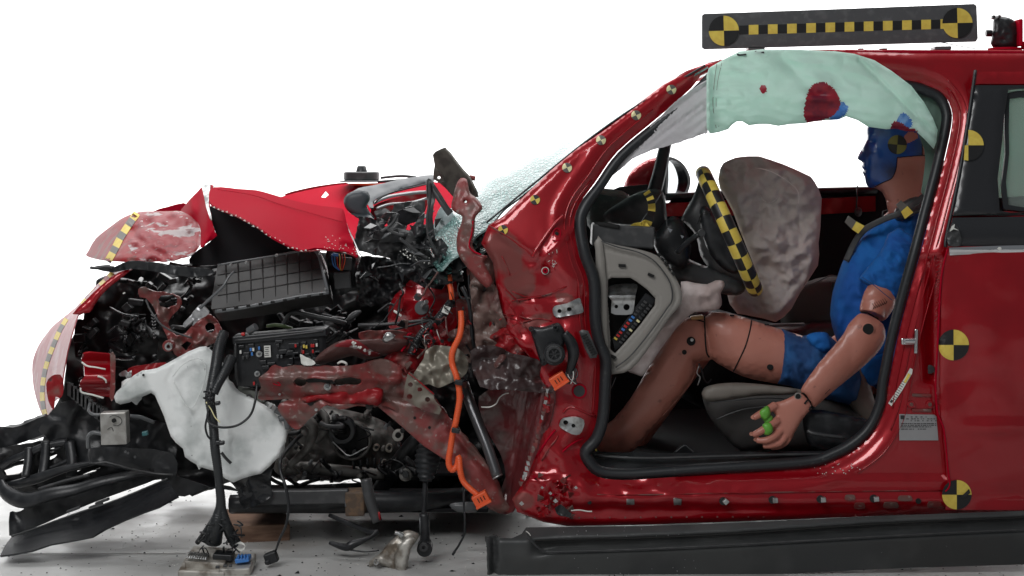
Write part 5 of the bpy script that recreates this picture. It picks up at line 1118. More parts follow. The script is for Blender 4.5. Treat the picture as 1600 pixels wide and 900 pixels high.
# strut tower
ST=pan('strut_tower',cr([(606,505),(608,480),(618,460),(632,448),(642,436),(660,432),(700,428),(712,436),(716,460),(718,490),(712,512),(700,525),(680,530),(655,528),(630,520),(612,515)],2),[(660,434,.36),(660,480,.22),(610,500,.34),(712,480,.30),(660,525,.30)],M['red'],CAR,g=4,c=(.02,34,7),fn=lambda a,b:.02*math.sin(b/7)*math.exp(-((b-448)/16)**2))
disc('tower_rubber',668,426,.24,24,M['rubber'],CAR,ln=.045,axis=(0,0,1),r2=20)
disc('tower_hole',653,464,.21,6,M['dgrey'],CAR,ln=.01)
o=disc('tower_sensor',659,481,.185,11,M['mgrey'],CAR,ln=.02); cyl('sensor_stud',663,475,.15,3.5,.04,M['zinc'],o,axis=(.5,-1,.6))
pz('tower_bracket',[(616,478),(624,460),(630,466),(628,484),(622,492),(612,500)],.24,M['redg'],g=3,c=(.02,12)); tube('torn_metal_edge',[(616,486,.2),(622,490,.19),(627,494,.19)],2,M['paper'],CAR)
# orange cables
OC=tube('orange_cable',[(720,486,0.010),(721,505,0.000),(718,525,-0.010),(710,542,-0.010),(706,555,-0.010),(707,570,-0.010),(713,587,-0.020),(717,605,-0.020),(718,625,-0.020),(714,650,-0.020),(711,665,-0.020),(707,680,-0.010),(704,700,-0.010),(701,722,-0.010),(706,734,-0.010),(714,728,-0.010),(717,715,-0.010),(719,735,-0.020),(724,752,-0.020),(735,764,-0.030),(746,773,-0.040)],[4.6]+[4.9]*17+[4.6,4.6,4.4],M['orange'],CAR,n=14,corr=(.0006,.0065))
tube('orange_cable',[(703,430,.12),(703.5,440,.11)],3.6,M['orange'],CAR); tube('orange_cable',[(703,445,.11),(705,455,.1),(706,468,.1)],4.2,M['orange'],CAR)
disc('cable_ring',703,442,.11,3.6,M['black'],CAR,ln=.012,axis=(0,0,1))
for a,b,r in [(717,597,.0),(712,672,.1)]: box('cable_clamp',a,b,-.025,13,8,.03,-10,M['black'],OC,bev=.003)
def connector(px,py,y,rot,w_,h_,parent):
    o=box('orange_connector',px,py,y,w_,h_,.03,rot,M['orange'],parent,bev=.003)
    for k in (-1,0,1):
        t=R(rot); ax=k*w_*.2; box('connector_slot',px+math.cos(t)*ax,py-math.sin(t)*ax,y-.016,1.2,h_*.35,.004,rot,M['void'],o,bev=0)
    box('connector_step',px-math.sin(R(rot))*h_*.42*-1,py-math.cos(R(rot))*h_*-.42,y-.004,w_*1.05,h_*.16,.034,rot,M['orange'],o,bev=.001); return o
connector(752,780,-.05,28,25,20,CAR); connector(873,594,-.06,33,26,20,CAR)
# black conduit with white label, looms
tube('conduit',[(706,470,.12),(698,482,.10),(688,496,.10),(678,505,.10),(660,520,.10),(648,540,.10),(643,553,.10)],[6,7,8,7,6,7,7],M['black'],CAR,n=12,corr=(.0012,.008))
box('conduit_label',697,484,.075,11,12,.004,-22,M['paper'],CAR,bev=0)
for i in range(4): box('label_print',697+i*.8-1,480.5+i*2.4,.072,7,.7,.001,-22,M['ink'],CAR,bev=0)
for i in range(14):
    a=rnd.uniform(655,685);b=rnd.uniform(508,535); tube('frayed_wire',[(a,b,.1),(a+rnd.uniform(-8,8),b+rnd.uniform(2,10),.08),(a+rnd.uniform(-12,12),b+rnd.uniform(6,20),.09)],.8,M[rnd.choice(['black','dgrey','fred','paper','black'])],CAR,n=5)
tube('black_loom',[(722,448,.07),(732,470,.06),(736,500,.06),(738,530,.06),(742,545,.07),(738,565,.07),(736,590,.08)],[4,3.5,3.2,3,3,2.5,2],M['black'],CAR)
tube('black_loom',[(728,395,.12),(732,420,.10),(733,445,.09),(738,480,.09),(745,500,.09),(752,518,.09)],2,M['black'],CAR)
tube('white_wire',[(752,636,.08),(765,636,.07),(775,631,.07),(780,622,.07),(787,616,.07),(795,614,.07)],1.1,M['paper'],CAR,n=6)
# aluminium pipe
PP=cyl('steering_shaft',0,0,0,1,1,M['foil'],CAR) if 0 else tube('steering_shaft',[(724,600,.14),(742,650,.09),(762,700,.05),(777,745,.02)],8.6,mat('shaft_steel',(.13,.13,.135),.3,.8),CAR,n=20)
tube('shaft_mouth',[(776.6,743,.021),(777.6,746.5,.018)],7.2,M['void'],PP,n=18)
tube('shaft_edge',[(776.5,744,.02),(777.5,746,.019)],9.0,M['zinc'],PP,n=18)
# crumpled splash shield, grey
pz('heat_shield',[(662,560),(665,548),(680,540),(700,541),(716,545),(728,556),(732,575),(722,590),(700,600),(685,606),(670,600),(655,602),(645,590),(652,575)],.02,mat('crumpled_heat_shield',(.24,.22,.18),.45,.4),g=3.5,c=(.05,22,5),th=.002)
# front rail and its reinforcement
def railfn(a,b):
    t=math.exp(-((b-(612-(a-560)*.02))/9)**2)
    return -.02*math.exp(-((b-592)/7)**2)+.024*math.exp(-((b-622)/8)**2)
RL=pan('front_rail',cr([(404,592),(410,586),(422,577),(430,570),(442,574),(458,571),(480,573),(520,572),(550,571),(575,566),(595,561),(612,565),(628,575),(640,587),(662,605),(678,618),(690,636),(700,648),(697,668),(690,676),(660,668),(637,655),(615,640),(598,632),(584,636),(560,634),(550,636),(530,640),(512,632),(498,642),(482,656),(467,671),(455,667),(445,655),(434,640),(438,630),(452,624),(440,624),(410,625),(403,620),(408,606)],2),[(410,600,.06),(550,600,.03),(690,650,.10),(460,660,.10),(600,570,.08)],M['redd'],CAR,g=3.5,c=(.018,30,6),fn=railfn,
 holes=[cr([(458,598),(464,590),(472,590),(480,596),(476,604),(464,605)],2),cr([(520,598),(530,589),(550,587),(562,590),(566,597),(560,603),(535,603),(522,603)],2)],th=.008)
for q in (cr([(478,593),(492,591),(510,594),(524,594),(522,600),(500,597),(482,598)],2),): dec('rail_recess',q,RL,M['void'],CAR,off=.002,g=4)
pan('rail_interior',[(450,585),(575,582),(575,610),(450,612)],.10,M['olive'],RL,g=20,th=0)
inf('rail_lower_lip',cr([(520,611),(545,606),(575,604),(598,608),(598,622),(590,634),(560,630),(540,636),(520,632),(500,624),(480,630),(470,622),(495,616)],2),.06,M['redg'],CAR,g=3.5,cap=.025,c=(.02,18))
o=disc('rail_bolt',512,604,.035,6,M['zinc'],CAR,ln=.01); disc('bolt_shank',512,603,.02,3.2,M['mgrey'],o,ln=.02)
tube('rail_vee',[(418,592,.05),(432,596,.04),(438,602,.04),(428,600,.045),(420,592,.05)],.8,M['redhood'],RL,n=5)
for a,b,r in [(485,629,5),(494,640,2.4),(535,627,7),(577,634,6),(437,616,2)]: disc('rail_hole',a,b,hit(RL,a,b,.06)[0]-.003,r,M['void'] if r>3 else M['zinc'],CAR,ln=.004)
US=pan('upper_rail',cr([(490,565),(500,552),(515,541),(530,533),(548,530),(562,531),(580,530),(602,529),(625,529),(640,533),(635,545),(620,552),(600,556),(585,560),(568,562),(552,556),(535,560),(515,566),(500,570)],2),[(495,565,.05),(560,535,.02),(630,538,.08)],mat('brown_primer',(.12,.055,.05),.4,.2,.3),CAR,g=3.5,c=(.014,26,3),pil=(12,.03))
dec('bare_paint_crack',cr([(522,541),(535,534),(548,530),(560,533),(572,541),(582,548),(594,552),(590,557),(575,556),(560,548),(550,543),(535,542)],2),US,M['scraped'],US,off=.004,g=3)
for i in range(16):
    a=rnd.uniform(544,580); b=532+(a-544)*.6+rnd.uniform(-3,3); pan('paint_chip',[(a-2,b+1),(a,b-2),(a+2.5,b),(a+.5,b+2)],hit(US,a,b,.03)[0]-.008,M['paper'],US,g=3,th=.001,smooth=False)
pz('torn_white_tab',[(469,553),(478,558),(488,562),(493,568),(486,571),(474,570),(470,562)],.03,M['paper'],g=2.5,c=(.01,8,3))
o=tube('clamp_loop',[(528,568,.05),(534,565,.04),(541,568,.04),(541,573,.05)],2,M['paper'],CAR)
inf('chrome_cap',cr([(597,532),(602,521),(608,519),(618,524),(614,532),(604,536)],2),.04,M['zinc'],CAR,g=2.5,cap=.02)
# rail end plate with holes, bracket running down
EP=pan('rail_end_plate',[(637,584),(643,583),(660,600),(678,616),(678,622),(690,640),(686,648),(660,640),(640,630),(630,624),(632,604)],.02,mat('dusty_plate',(.17,.15,.12),.5,.1,0,var=((.10,.03,.03),14,.5,.65)),CAR,g=3.5,c=(.008,20),th=.005,holes=[circ(641,601,4,10),circ(656,609,4,10),circ(640,620,4.5,10),circ(668,624,4,10)])
tube('plate_edge',[(638,583,.012),(650,592,.01),(664,604,.01),(678,616,.01)],1.2,M['redg'],EP,n=6)
LR=pan('lower_rail',cr([(584,630),(600,622),(650,632),(678,629),(700,650),(723,678),(745,705),(768,736),(780,754),(786,775),(800,798),(780,802),(766,796),(750,780),(735,765),(712,738),(695,718),(662,697),(625,664)],1),[(590,630,.10),(680,680,.06),(750,760,.03),(795,798,.04)],M['redd'],CAR,g=4,c=(.016,40,7),pil=(3,.006),fn=lambda a,b:.02*math.exp(-((b-(a-723)*1.15-690)/9)**2)*(a>700),th=.008)
for a,b in [(648,653),(671,668),(720,735)]: disc('rail_hole',a,b,hit(LR,a,b,.06)[0]-.002,2.2,M['void'],CAR,ln=.003)
pz('red_lug_plate',[(668,540),(672,528),(690,525),(706,528),(708,538),(696,543),(690,548),(678,546),(670,548)],.09,M['red'],g=3,c=(.01,12))
for a,b in [(678,533),(691,533),(702,531)]: disc('lug_hole',a,b,.075,3,M['void'],CAR)
M['wheelarch']=mat('dark_wheelarch',(.035,.018,.018),.4,0,.2,bump=(30,.001),var=((.07,.03,.028),12,.5,.65))
# crumpled red metal between the tower and the hinge pillar
for pts,y,m,cc in [([(640,545),(665,548),(660,575),(650,590),(640,600),(625,590),(610,575),(600,560),(615,550)],.12,'redg',.03),
  ([(560,520),(600,516),(640,520),(660,530),(640,545),(600,540),(570,535)],.20,'redd',.03),
  ([(700,520),(720,512),(745,505),(760,520),(765,550),(745,570),(725,560),(712,545)],.08,'grime',.05),
  ([(735,440),(756,430),(775,450),(785,490),(800,525),(790,560),(765,580),(748,560),(742,520),(738,480)],.03,'grime',.06),
  ([(770,480),(800,500),(830,530),(850,575),(845,600),(800,600),(770,580),(765,540)],.05,'redg',.05),
  ([(712,470),(735,465),(745,500),(735,520),(718,515)],.20,'redd',.04),
  ([(735,410),(755,402),(772,410),(772,440),(760,458),(742,450),(730,430)],.10,'redd',.04),
  ([(735,548),(770,540),(800,552),(840,562),(866,590),(868,608),(850,614),(790,608),(750,604)],-.005,'wheelarch',.035),
  ([(690,545),(720,555),(735,580),(720,600),(700,590)],.22,'black',.05)]:
    pan('crumpled_panel',cr(pts,2),y,M[m],CAR,g=3.2,c=(cc*1.2,28,rnd.randint(1,20)),th=.003)
WP=pan('wheelhouse_panel',cr([(775,605),(800,602),(850,604),(866,612),(862,650),(845,700),(828,740),(812,775),(800,800),(780,802),(775,780),(790,745),(782,710),(765,680),(752,650),(748,620)],2),[(770,620,.14),(800,700,.12),(850,620,.02),(815,780,.02),(835,700,.03)],mat('dark_red_wheelhouse',(.11,.014,.016),.35,.1,.6,bump=(20,.002),var=((.10,.06,.055),9,.5,.65)),CAR,g=4,c=(.022,44,9),fn=lambda a,b:-.02*math.exp(-((a-(850-(b-605)*.22))/5)**2)+.015*math.exp(-((a-(825-(b-605)*.18))/5)**2),th=.005)
pts=[(855,610),(850,640),(842,668),(838,690),(828,715),(822,735),(812,760)]
for i in range(30):
    t=i/30*6; k=int(t); f_=t-k; a=pts[k][0]*(1-f_)+pts[k+1][0]*f_; b=pts[k][1]*(1-f_)+pts[k+1][1]*f_
    pan('torn_flange',[(a-rnd.uniform(1,4),b-3),(a+rnd.uniform(1,4),b-2),(a+rnd.uniform(0,3),b+5),(a-rnd.uniform(1,3),b+4)],-.02+rnd.uniform(-.01,.01),M[rnd.choice(['grime','redg','zinc','redd'])],CAR,g=4,th=.003,smooth=False)
# dusty inner skin on the hinge pillar
tube('panel_edge',[(765,353,-.03),(780,362,-.03),(798,373,-.03),(812,384,-.03),(825,393,-.03),(832,402,-.03)],1.3,M['redg'],CAR,n=6)
tube('pillar_crease',[(832,402,-.03),(838,390,-.028),(848,375,-.02),(860,358,-.012),(872,344,-.004),(880,337,0)],2.4,M['red'],CAR,n=8,flat=.7)
for q in ([(784,400),(790,412),(797,430)],[(788,450),(800,462),(812,472)],[(800,470),(850,462),(885,448)],[(780,500),(800,492),(830,500)],[(812,500),(840,540),(850,560)]):
    line('body_crease',q,BODY,1.2,M['redg'],CAR,default=-.01,off=.001)
inf('bolt_dimple',circ(853,423,7,14),hit(BODY,853,423)[0]-.006,M['redg'],CAR,g=2,cap=.006); disc('pillar_bolt',852,423,hit(BODY,852,423)[0]-.018,4,M['redhood'],CAR,ln=.01,hole=1.8)
tube('bolt_ring',[(a,b,hit(BODY,852,423)[0]-.014) for a,b in circ(852,423,5.4,12)+circ(852,423,5.4,12)[:1]],.7,M['paper'],CAR,n=5,sub=2)
tube('pillar_slot_ring',[(a,b,hit(BODY,870,365)[0]-.003) for a,b in [(864,372),(865,362),(869,357),(874,358),(876,364),(875,372)]],1,M['redhood'],CAR,n=6); disc('pillar_hole',870,365,hit(BODY,870,365)[0],3,M['void'],CAR); tube('pillar_slot_ring',[(863,375,hit(BODY,869,375)[0]-.003),(869,376,hit(BODY,869,375)[0]-.003),(875,375,hit(BODY,869,375)[0]-.003)],1.2,M['redhood'],CAR,n=6)
for i in range(26):
    a=862+rnd.uniform(-8,9);b=395+rnd.uniform(-5,30); line('scratch',[(a,b),(a+rnd.uniform(-3,3),b+rnd.uniform(1,4))],BODY,.5,M['paper'] if i%2 else M['redhood'],CAR,off=.002,n=4,sub=1)
# mirror of scrapes at the bottom corner
for i in range(40):
    a=rnd.uniform(835,895);b=rnd.uniform(742,812); L=rnd.uniform(5,16); t=rnd.uniform(0,6.3)
    q=[(a,b),(a+L*math.cos(t),b+L*math.sin(t)*.7),(a+L*math.cos(t+1.1)*.8,b+L*math.sin(t+1.1)*.8)]
    pan('crumpled_flap',q,[(q[0][0],q[0][1],-.05+rnd.uniform(-.02,.02)),(q[1][0],q[1][1],-.02),(q[2][0],q[2][1],rnd.uniform(-.06,0))],M[rnd.choice(['redg','redhood','redd','red','red','grime'])],CAR,g=5,th=.002)
pan('black_scrap',[(867,795),(876,788),(884,794),(893,803),(890,809),(878,806),(870,803)],-.07,M['black'],CAR,g=3,c=(.01,8))
tube('bare_seam',[(892,798,-.05),(905,797,-.048),(918,799,-.046),(925,799,-.046)],1.1,M['paper'],CAR,n=6)
for a,b,s in [(860,771,3),(868,783,4),(900,762,3),(815,787,4),(847,762,2.5)]: pan('bare_metal_chip',[(a-s,b),(a,b-s),(a+s,b+.5),(a,b+s*.8)],-.075,M['zinc'],CAR,g=3,th=.002,smooth=False)
# door harness connector on the pillar
DCN=inf('door_harness_plug',cr([(828,514),(834,510),(846,511),(858,508),(872,504),(880,512),(884,524),(882,538),(876,552),(866,562),(856,568),(848,571),(842,560),(836,540)],2),-.03,M['black'],CAR,g=3,cap=.02)
c1=disc('plug_barrel',866,553,-.075,17,M['black'],DCN,ln=.05); disc('plug_ring',866,553,-.105,13,M['dgrey'],DCN,ln=.012,hole=9)
for k in range(6):
    t=k*math.pi/3; box('plug_vane',866+5*math.cos(t),553+5*math.sin(t),-.102,8,1.4,.008,-math.degrees(t),M['dgrey'],DCN,bev=0)
for a,b in [(830,514),(868,512),(850,567)]: disc('plug_lug',a,b,-.055,4.2,M['black'],DCN,hole=2.2,ln=.01)
tube('plug_loom',[(882,520,-.05),(892,535,-.05),(896,552,-.05),(893,570,-.05),(888,585,-.05)],[6,9,9,7,5],M['black'],CAR,n=12)
for i in range(10):
    tube('frayed_wire',[(886+i*1.5,575,-.05),(884+i*2,588,-.06),(890+rnd.uniform(-8,14),600,-.06)],.9,M[['black','dgrey','paper','black'][i%4]],CAR,n=5)
CN=pan('multi_pin_connector',cr([(905,518),(910,515),(919,517),(926,532),(934,552),(932,559),(922,560),(914,545)],1),-.03,M['dgrey'],CAR,g=3,th=.02,pil=(2,.004))
for i in range(9): box('pin_row',913+i*1.9,524+i*3.7,-.033,9,1.2,.004,24,M['void'],CN,bev=0)
for a,b,r in [(905,611,9)]:
    disc('grommet_rim',a,b,side_y(a,b)-.004,12,M['redhood'],CAR,hole=9,ln=.008); disc('grommet',a,b,side_y(a,b)-.006,9,M['dgrey'],CAR,ln=.006)
line('pillar_bead',[(880,645),(884,640),(892,636),(905,640),(918,646),(930,650)],BODY,2.2,M['red'],CAR)
line('pillar_bead',[(838,715),(850,695),(862,678),(868,672)],BODY,2,M['redhood'],CAR); line('pillar_bead',[(846,720),(858,700),(868,688),(872,680)],BODY,1.6,M['redg'],CAR); line('pillar_bead',[(868,718),(880,705),(896,692),(912,684)],BODY,1.6,M['redhood'],CAR)
# engine castings
EN=inf('engine_casting',cr([(440,660),(470,640),(500,632),(540,640),(580,650),(610,665),(625,690),(620,720),(600,740),(560,748),(520,744),(470,742),(435,742),(425,720),(432,690)],3),.62,M['engine'],CAR,g=5,cap=.12,c=(.05,30))
disc('flywheel_opening',550,688,.42,28,M['void'],CAR,ln=.02,n=7); disc('opening_rim',550,688,.42,31,M['engine'],CAR,ln=.03,hole=27,n=20)
disc('pulley',535,672,.40,22,M['black'],CAR,ln=.04,hole=14)
tube('engine_rib',[(498,640,.40),(510,655,.38),(506,675,.38),(492,690,.38)],6,M['engine'],CAR); tube('engine_rib',[(440,735,.45),(480,730,.42),(525,735,.42),(600,742,.45)],9,M['engine'],CAR)
for a,b,r in [(608,700,6),(588,699,5),(622,680,9),(484,664,5),(470,700,5),(600,722,4)]: o=disc('casting_boss',a,b,.40,r,M['alu'],CAR,ln=.03); disc('boss_bore',a,b,.38,r*.5,M['void'],o,ln=.01)
tube('gearbox_pipe',[(440,630,.3),(470,650,.28),(490,668,.28),(480,700,.28),(455,725,.3)],[9,10,8,7,6],M['engine'],CAR)
for q in ([(430,640),(445,650),(450,670)],[(436,655),(455,650),(470,662)]): tube('mount_bolt',[(a,b,.16) for a,b in q],5,M['mgrey'],CAR)
for i in range(5): tube('engine_fin',[(552+i*11,716,.42),(553+i*11,732,.42)],2.6,M['black'],CAR,n=6)
tube('torn_strap',[(520,690,.35),(533,703,.34),(545,712,.33),(560,706,.33),(575,698,.34)],1,M['zinc'],CAR,n=6)
# steering gear boot and strut leg
tube('rack_boot',[(672,690,.28),(668,720,.26),(665,752,.25)],[16,20,10],M['rubber'],CAR,n=18,corr=(.0035,.016))
tube('tie_rod',[(665,750,.25),(663,790,.24),(662,815,.24)],[4.5,4,5],M['black'],CAR)
LK=tube('drop_link',[(663,803,.10),(664,830,.10),(664,850,.10)],[8,7.5,8],M['black'],CAR,n=14); tube('link_highlight_rod',[(656,808,.09),(657,835,.09)],1.4,M['mgrey'],LK,n=6); disc('link_bush',664,855,.09,12,M['black'],LK,ln=.06); disc('bush_sleeve',662,855,.055,7,M['dgrey'],LK,ln=.01,hole=3)
disc('motor_end',634,741,.34,10,M['engine'],CAR,ln=.04); disc('motor_end_cap',634,741,.31,5,M['black'],CAR,ln=.02)
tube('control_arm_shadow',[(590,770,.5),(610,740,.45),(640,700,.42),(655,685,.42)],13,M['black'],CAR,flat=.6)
# subframe
SBF=tube('subframe_beam',[(360,788,.35),(450,786,.34),(540,784,.34),(640,783,.36),(730,776,.42)],[15,16,18,17,15],M['black'],CAR,n=8,flat=1)
box('subframe_plate',465,776,.24,160,22,.03,1,M['dgrey'],SBF,bev=.004)
tube('subframe_seam',[(370,770,.26),(450,768,.25),(530,768,.25)],1.2,M['mgrey'],SBF,n=6); tube('subframe_seam',[(540,768,.24),(540,792,.22)],1.4,M['mgrey'],SBF,n=6)
box('rusty_collar',556,784,.26,30,38,.08,1,mat('rusty_metal',(.10,.07,.05),.7,.2,var=((.16,.10,.06),40,.45,.6)),SBF,bev=.006)
tube('subframe_arm',[(572,748,.14),(578,780,.13),(590,816,.12)],[9,9,8],M['dgrey'],CAR,n=10); tube('red_pin',[(592,800,.1),(594,812,.1)],2,M['redg'],CAR,n=6)
for q in ([(420,745),(430,752),(444,758)],[(446,745),(456,752),(466,758)],[(466,760),(480,754),(500,748)],[(518,744),(518,754)]): tube('bracket_strut',[(a,b,.6) for a,b in q],3,M['black'],CAR)
pz('black_wheel_liner',[(400,735),(420,715),(432,712),(424,740),(423,760),(425,775),(400,790),(380,795),(372,770),(385,752)],.2,M['blackg'],g=5,c=(.03,26))
for a,b,c_ in [(383,758,'fblue'),(381,772,'fblue')]: pan('glint_chip',[(a-2,b),(a,b-4),(a+2,b+2)],.15,M['dgrey'],CAR,g=3)
tube('anti_roll_end',[(515,805,.3),(545,818,.25),(575,830,.2),(588,832,.18)],[3,4,4,5],M['black'],CAR)
tube('broken_sensor',[(515,848,.15),(540,855,.13),(552,850,.13),(578,840,.14),(590,830,.16)],[3,6,7,3,4],M['black'],CAR); tube('sensor_lead',[(540,858,.13),(570,862,.12),(592,860,.12)],1.3,M['black'],CAR,n=6)
inf('bellows_dust_cover',cr([(702,790),(712,785),(745,785),(745,800),(715,800)],2),.3,M['mgrey'],CAR,g=3,cap=.03)
tube('thin_lead',[(724,755,.04),(725,790,.03),(726,830,.03),(718,850,.03),(710,862,.03)],1.7,M['black'],CAR,n=8)
box('lead_plug',709,864,.03,4,8,.008,-30,M['black'],CAR)
# thick harness down to the floor module
def loom(name,pts,r,parent=CAR): return tube(name,pts,r,M['cloth'],parent,n=14,corr=(.0005,.007))
HN=loom('main_harness',[(350,520,.14),(342,545,.10),(337,575,.06),(332,600,.04),(328,622,.02),(331,645,.01),(334,670,.01),(336,700,.0),(340,730,.0),(343,760,.0),(345,790,.0),(338,820,.0),(332,845,.02)],[8,9,9,8.5,8,7.5,7.5,7.5,7,7,8,12,15])
loom('harness_branch',[(362,560,.10),(352,580,.06),(342,598,.03),(334,615,.02)],[9,8,7,7]); loom('harness_branch',[(345,790,.0),(352,815,.0),(362,838,.02),(370,850,.03)],[7,8,9,8]); loom('harness_branch',[(338,805,.0),(322,830,.01),(308,848,.03)],[5,5,4])
tube('harness_wire',[(326,640,-.01),(324,655,-.01),(332,664,-.02),(350,668,-.02),(372,664,-.01),(390,650,.0),(398,630,.03),(402,600,.06)],1.9,M['black'],CAR,n=8)
tube('harness_wire',[(326,645,-.01),(321,665,-.01),(324,680,-.01),(329,686,-.01)],1.7,M['black'],CAR,n=8)
tube('cream_wire',[(322,628,-.02),(330,640,-.02),(336,652,-.02),(344,660,-.02)],.9,M['pale'],CAR,n=6)
for i in range(12):
    a=323+rnd.uniform(-8,14);b=618+rnd.uniform(-8,14); tube('harness_clip',[(a,b,-.02),(a+rnd.uniform(-6,6),b+rnd.uniform(-5,5),-.03)],1.6,M['black'],HN,n=6)
for a,b in [(341,691),(340,630),(347,692)]: box('harness_tie',a,b,-.02,8,6,.02,10,M['black'],HN)
for i in range(26):
    a=rnd.uniform(312,375);b=rnd.uniform(812,858); tube('spare_wire',[(a,b,rnd.uniform(-.03,.03)),(a+rnd.uniform(-9,9),b+rnd.uniform(0,12),rnd.uniform(-.05,.02)),(a+rnd.uniform(-14,14),b+rnd.uniform(5,18),.0)],rnd.uniform(.8,1.8),M[rnd.choice(['black','dgrey','cloth','black','rubber'])],HN,n=6)
tube('hanging_lead',[(470,680,.3),(455,695,.2),(440,715,.1),(438,735,.08),(446,760,.06),(451,790,.05),(447,820,.04),(438,840,.04),(431,860,.03)],[3,3.4,3,2.6,2.6,2.4,2.2,2,1.6],M['black'],CAR,n=10)
HP=box('lead_connector',424,871,.03,20,17,.03,20,M['black'],CAR,bev=.004); box('connector_tab',418,878,.02,8,6,.02,20,M['black'],HP)
# small hoses and cables scattered in the dark bay
for i in range(46):
    a=rnd.uniform(125,560);b=rnd.uniform(425,560)
    if a>330 and b<495: continue
    if a<240-(b-414)*1.1: continue
    if 360<a<515 and b>510: continue
    q=[(a,b,rnd.uniform(.35,.6))]
    for k in range(3): q.append((q[-1][0]+rnd.uniform(-22,22),q[-1][1]+rnd.uniform(-14,18),rnd.uniform(.35,.6)))
    tube('bay_hose',q,rnd.uniform(1,4.5),M[rnd.choice(['bay','bay','blackg','dgrey','bay'])],CAR,n=8)
for i in range(60):
    a=rnd.uniform(120,330);b=rnd.uniform(432,600)
    if rnd.random()<.3: a=rnd.uniform(430,560);b=rnd.uniform(484,512)
    if a<235-(b-414)*1.1: continue
    box('bay_fitting',a,b,rnd.uniform(.4,.58),rnd.uniform(4,22),rnd.uniform(3,14),.04,rnd.uniform(-50,50),M[rnd.choice(['bay','bay','bay','black','carpet'])],CAR,bev=.003)
for i in range(12):
    a=rnd.uniform(130,560);b=rnd.uniform(430,520); box('bay_glint',a,b,.33,rnd.uniform(1,4),rnd.uniform(1,2.2),.004,rnd.uniform(0,90),M[rnd.choice(['mgrey','paper','zinc','mgrey'])],CAR,bev=0) if not(330<a<515 and b<490) and a>225-(b-414)*1.1 else None
for i in range(24):
    a=rnd.uniform(640,790);b=rnd.uniform(500,600)
    q=[(a,b,rnd.uniform(.05,.14))]
    for k in range(3): q.append((q[-1][0]+rnd.uniform(-9,9),q[-1][1]+rnd.uniform(0,16),rnd.uniform(.05,.14)))
    tube('torn_strand',q,rnd.uniform(.6,2.2),M[rnd.choice(['black','redd','redg','grime','cloth','redhood'])],CAR,n=6)
for i in range(14):
    a=rnd.uniform(625,770);b=rnd.uniform(500,610);L=rnd.uniform(6,22);t=rnd.uniform(0,6.3)
    q=[(a,b),(a+L*math.cos(t),b+L*math.sin(t)),(a+L*.9*math.cos(t+.7),b+L*.9*math.sin(t+.7)),(a+4*math.cos(t+1.5),b+4*math.sin(t+1.5))]
    pan('crumpled_flap',q,[(q[0][0],q[0][1],rnd.uniform(.04,.14)),(q[1][0],q[1][1],rnd.uniform(.02,.14)),(q[2][0],q[2][1],rnd.uniform(.05,.15))],M[rnd.choice(['redg','redd','redd','grime','black','redg'])],CAR,g=6,th=.003)

# more looms, flaps and torn sheet over the middle of the wreck
for i in range(14):
    a=rnd.uniform(600,775);b=rnd.uniform(420,560); q=[(a,b,rnd.uniform(.04,.12))]
    for k in range(4): q.append((q[-1][0]+rnd.uniform(-16,18),q[-1][1]+rnd.uniform(-4,26),rnd.uniform(.02,.12)))
    tube('torn_wire',q,rnd.uniform(.7,2.0),M[rnd.choice(['bay','bay','cloth','dgrey','grime'])],CAR,n=6)
for i in range(26):
    a=rnd.uniform(430,640);b=rnd.uniform(640,745); q=[(a,b,rnd.uniform(.30,.40))]
    for k in range(3): q.append((q[-1][0]+rnd.uniform(-22,22),q[-1][1]+rnd.uniform(-12,18),rnd.uniform(.30,.42)))
    tube('engine_hose',q,rnd.uniform(1.2,4.5),M[rnd.choice(['bay','dgrey','bay','engine'])],CAR,n=8)
for i in range(26):
    a=rnd.uniform(430,640);b=rnd.uniform(640,740); o=disc('engine_bolt',a,b,.40,rnd.uniform(2,4.5),M[rnd.choice(['engine','mgrey','bay'])],CAR,ln=.05,n=6)

for q in ([(776,488),(790,492),(806,500),(822,512)],[(790,470),(806,492),(812,520),(826,545)],[(812,505),(840,498),(862,502)],[(786,520),(806,528),(830,548)],[(800,455),(830,466),(862,460)]):
    line('body_crease',q,BODY,1.0,M['redg'],CAR,default=-.01,off=.001)
# ---------------------------------------------------------------- things that can be lifted away
# measuring board on the roof
TBR=thing('measuring_board',P(1312,78,.25),'long grey board with two large black and yellow targets standing on the car roof','measuring board')
bd=[(1097,24),(1100,21.5),(1310,14),(1522,6),(1526,9),(1528,60),(1525,65),(1310,71),(1101,77),(1097,74)]
BDO=pan('board',bd,.22,M['gpaint'],TBR,g=10,th=.012)
for a,b in [(1131,48),(1496,36)]: target(a,b,23.5,BDO,TBR,off=.004,name='board_target',rot=R(-1.5))
x0,y0,x1,y1=1155,47,1474,37.5
for i in range(22):
    t0=i/21.3; t1=min((i+1)/21.3,1)
    if t0>=1: break
    a0=x0+(x1-x0)*t0; a1=x0+(x1-x0)*t1; b0=y0+(y1-y0)*t0; b1=y0+(y1-y0)*t1
    h=7 if i%2==0 else 7.5
    pan('scale_mark',[(a0,b0-h),(a1,b1-h),(a1,b1+h),(a0,b0+h)],.219,M['tblack'] if i%2==0 else M['yellow'],TBR,g=12,th=.001)
for a in (1180,1470): box('board_foot',a,76,.25,26,6,.06,1,M['mgrey'],TBR)
tube('tie_wire',[(1470,66,.22),(1500,72,.2),(1524,76,.18)],.7,M['black'],TBR,n=5)
for a in (1345,1378,1382): box('foot_clip',a,76.5,.2,8,2,.01,2,M['tblack'],TBR,bev=0)
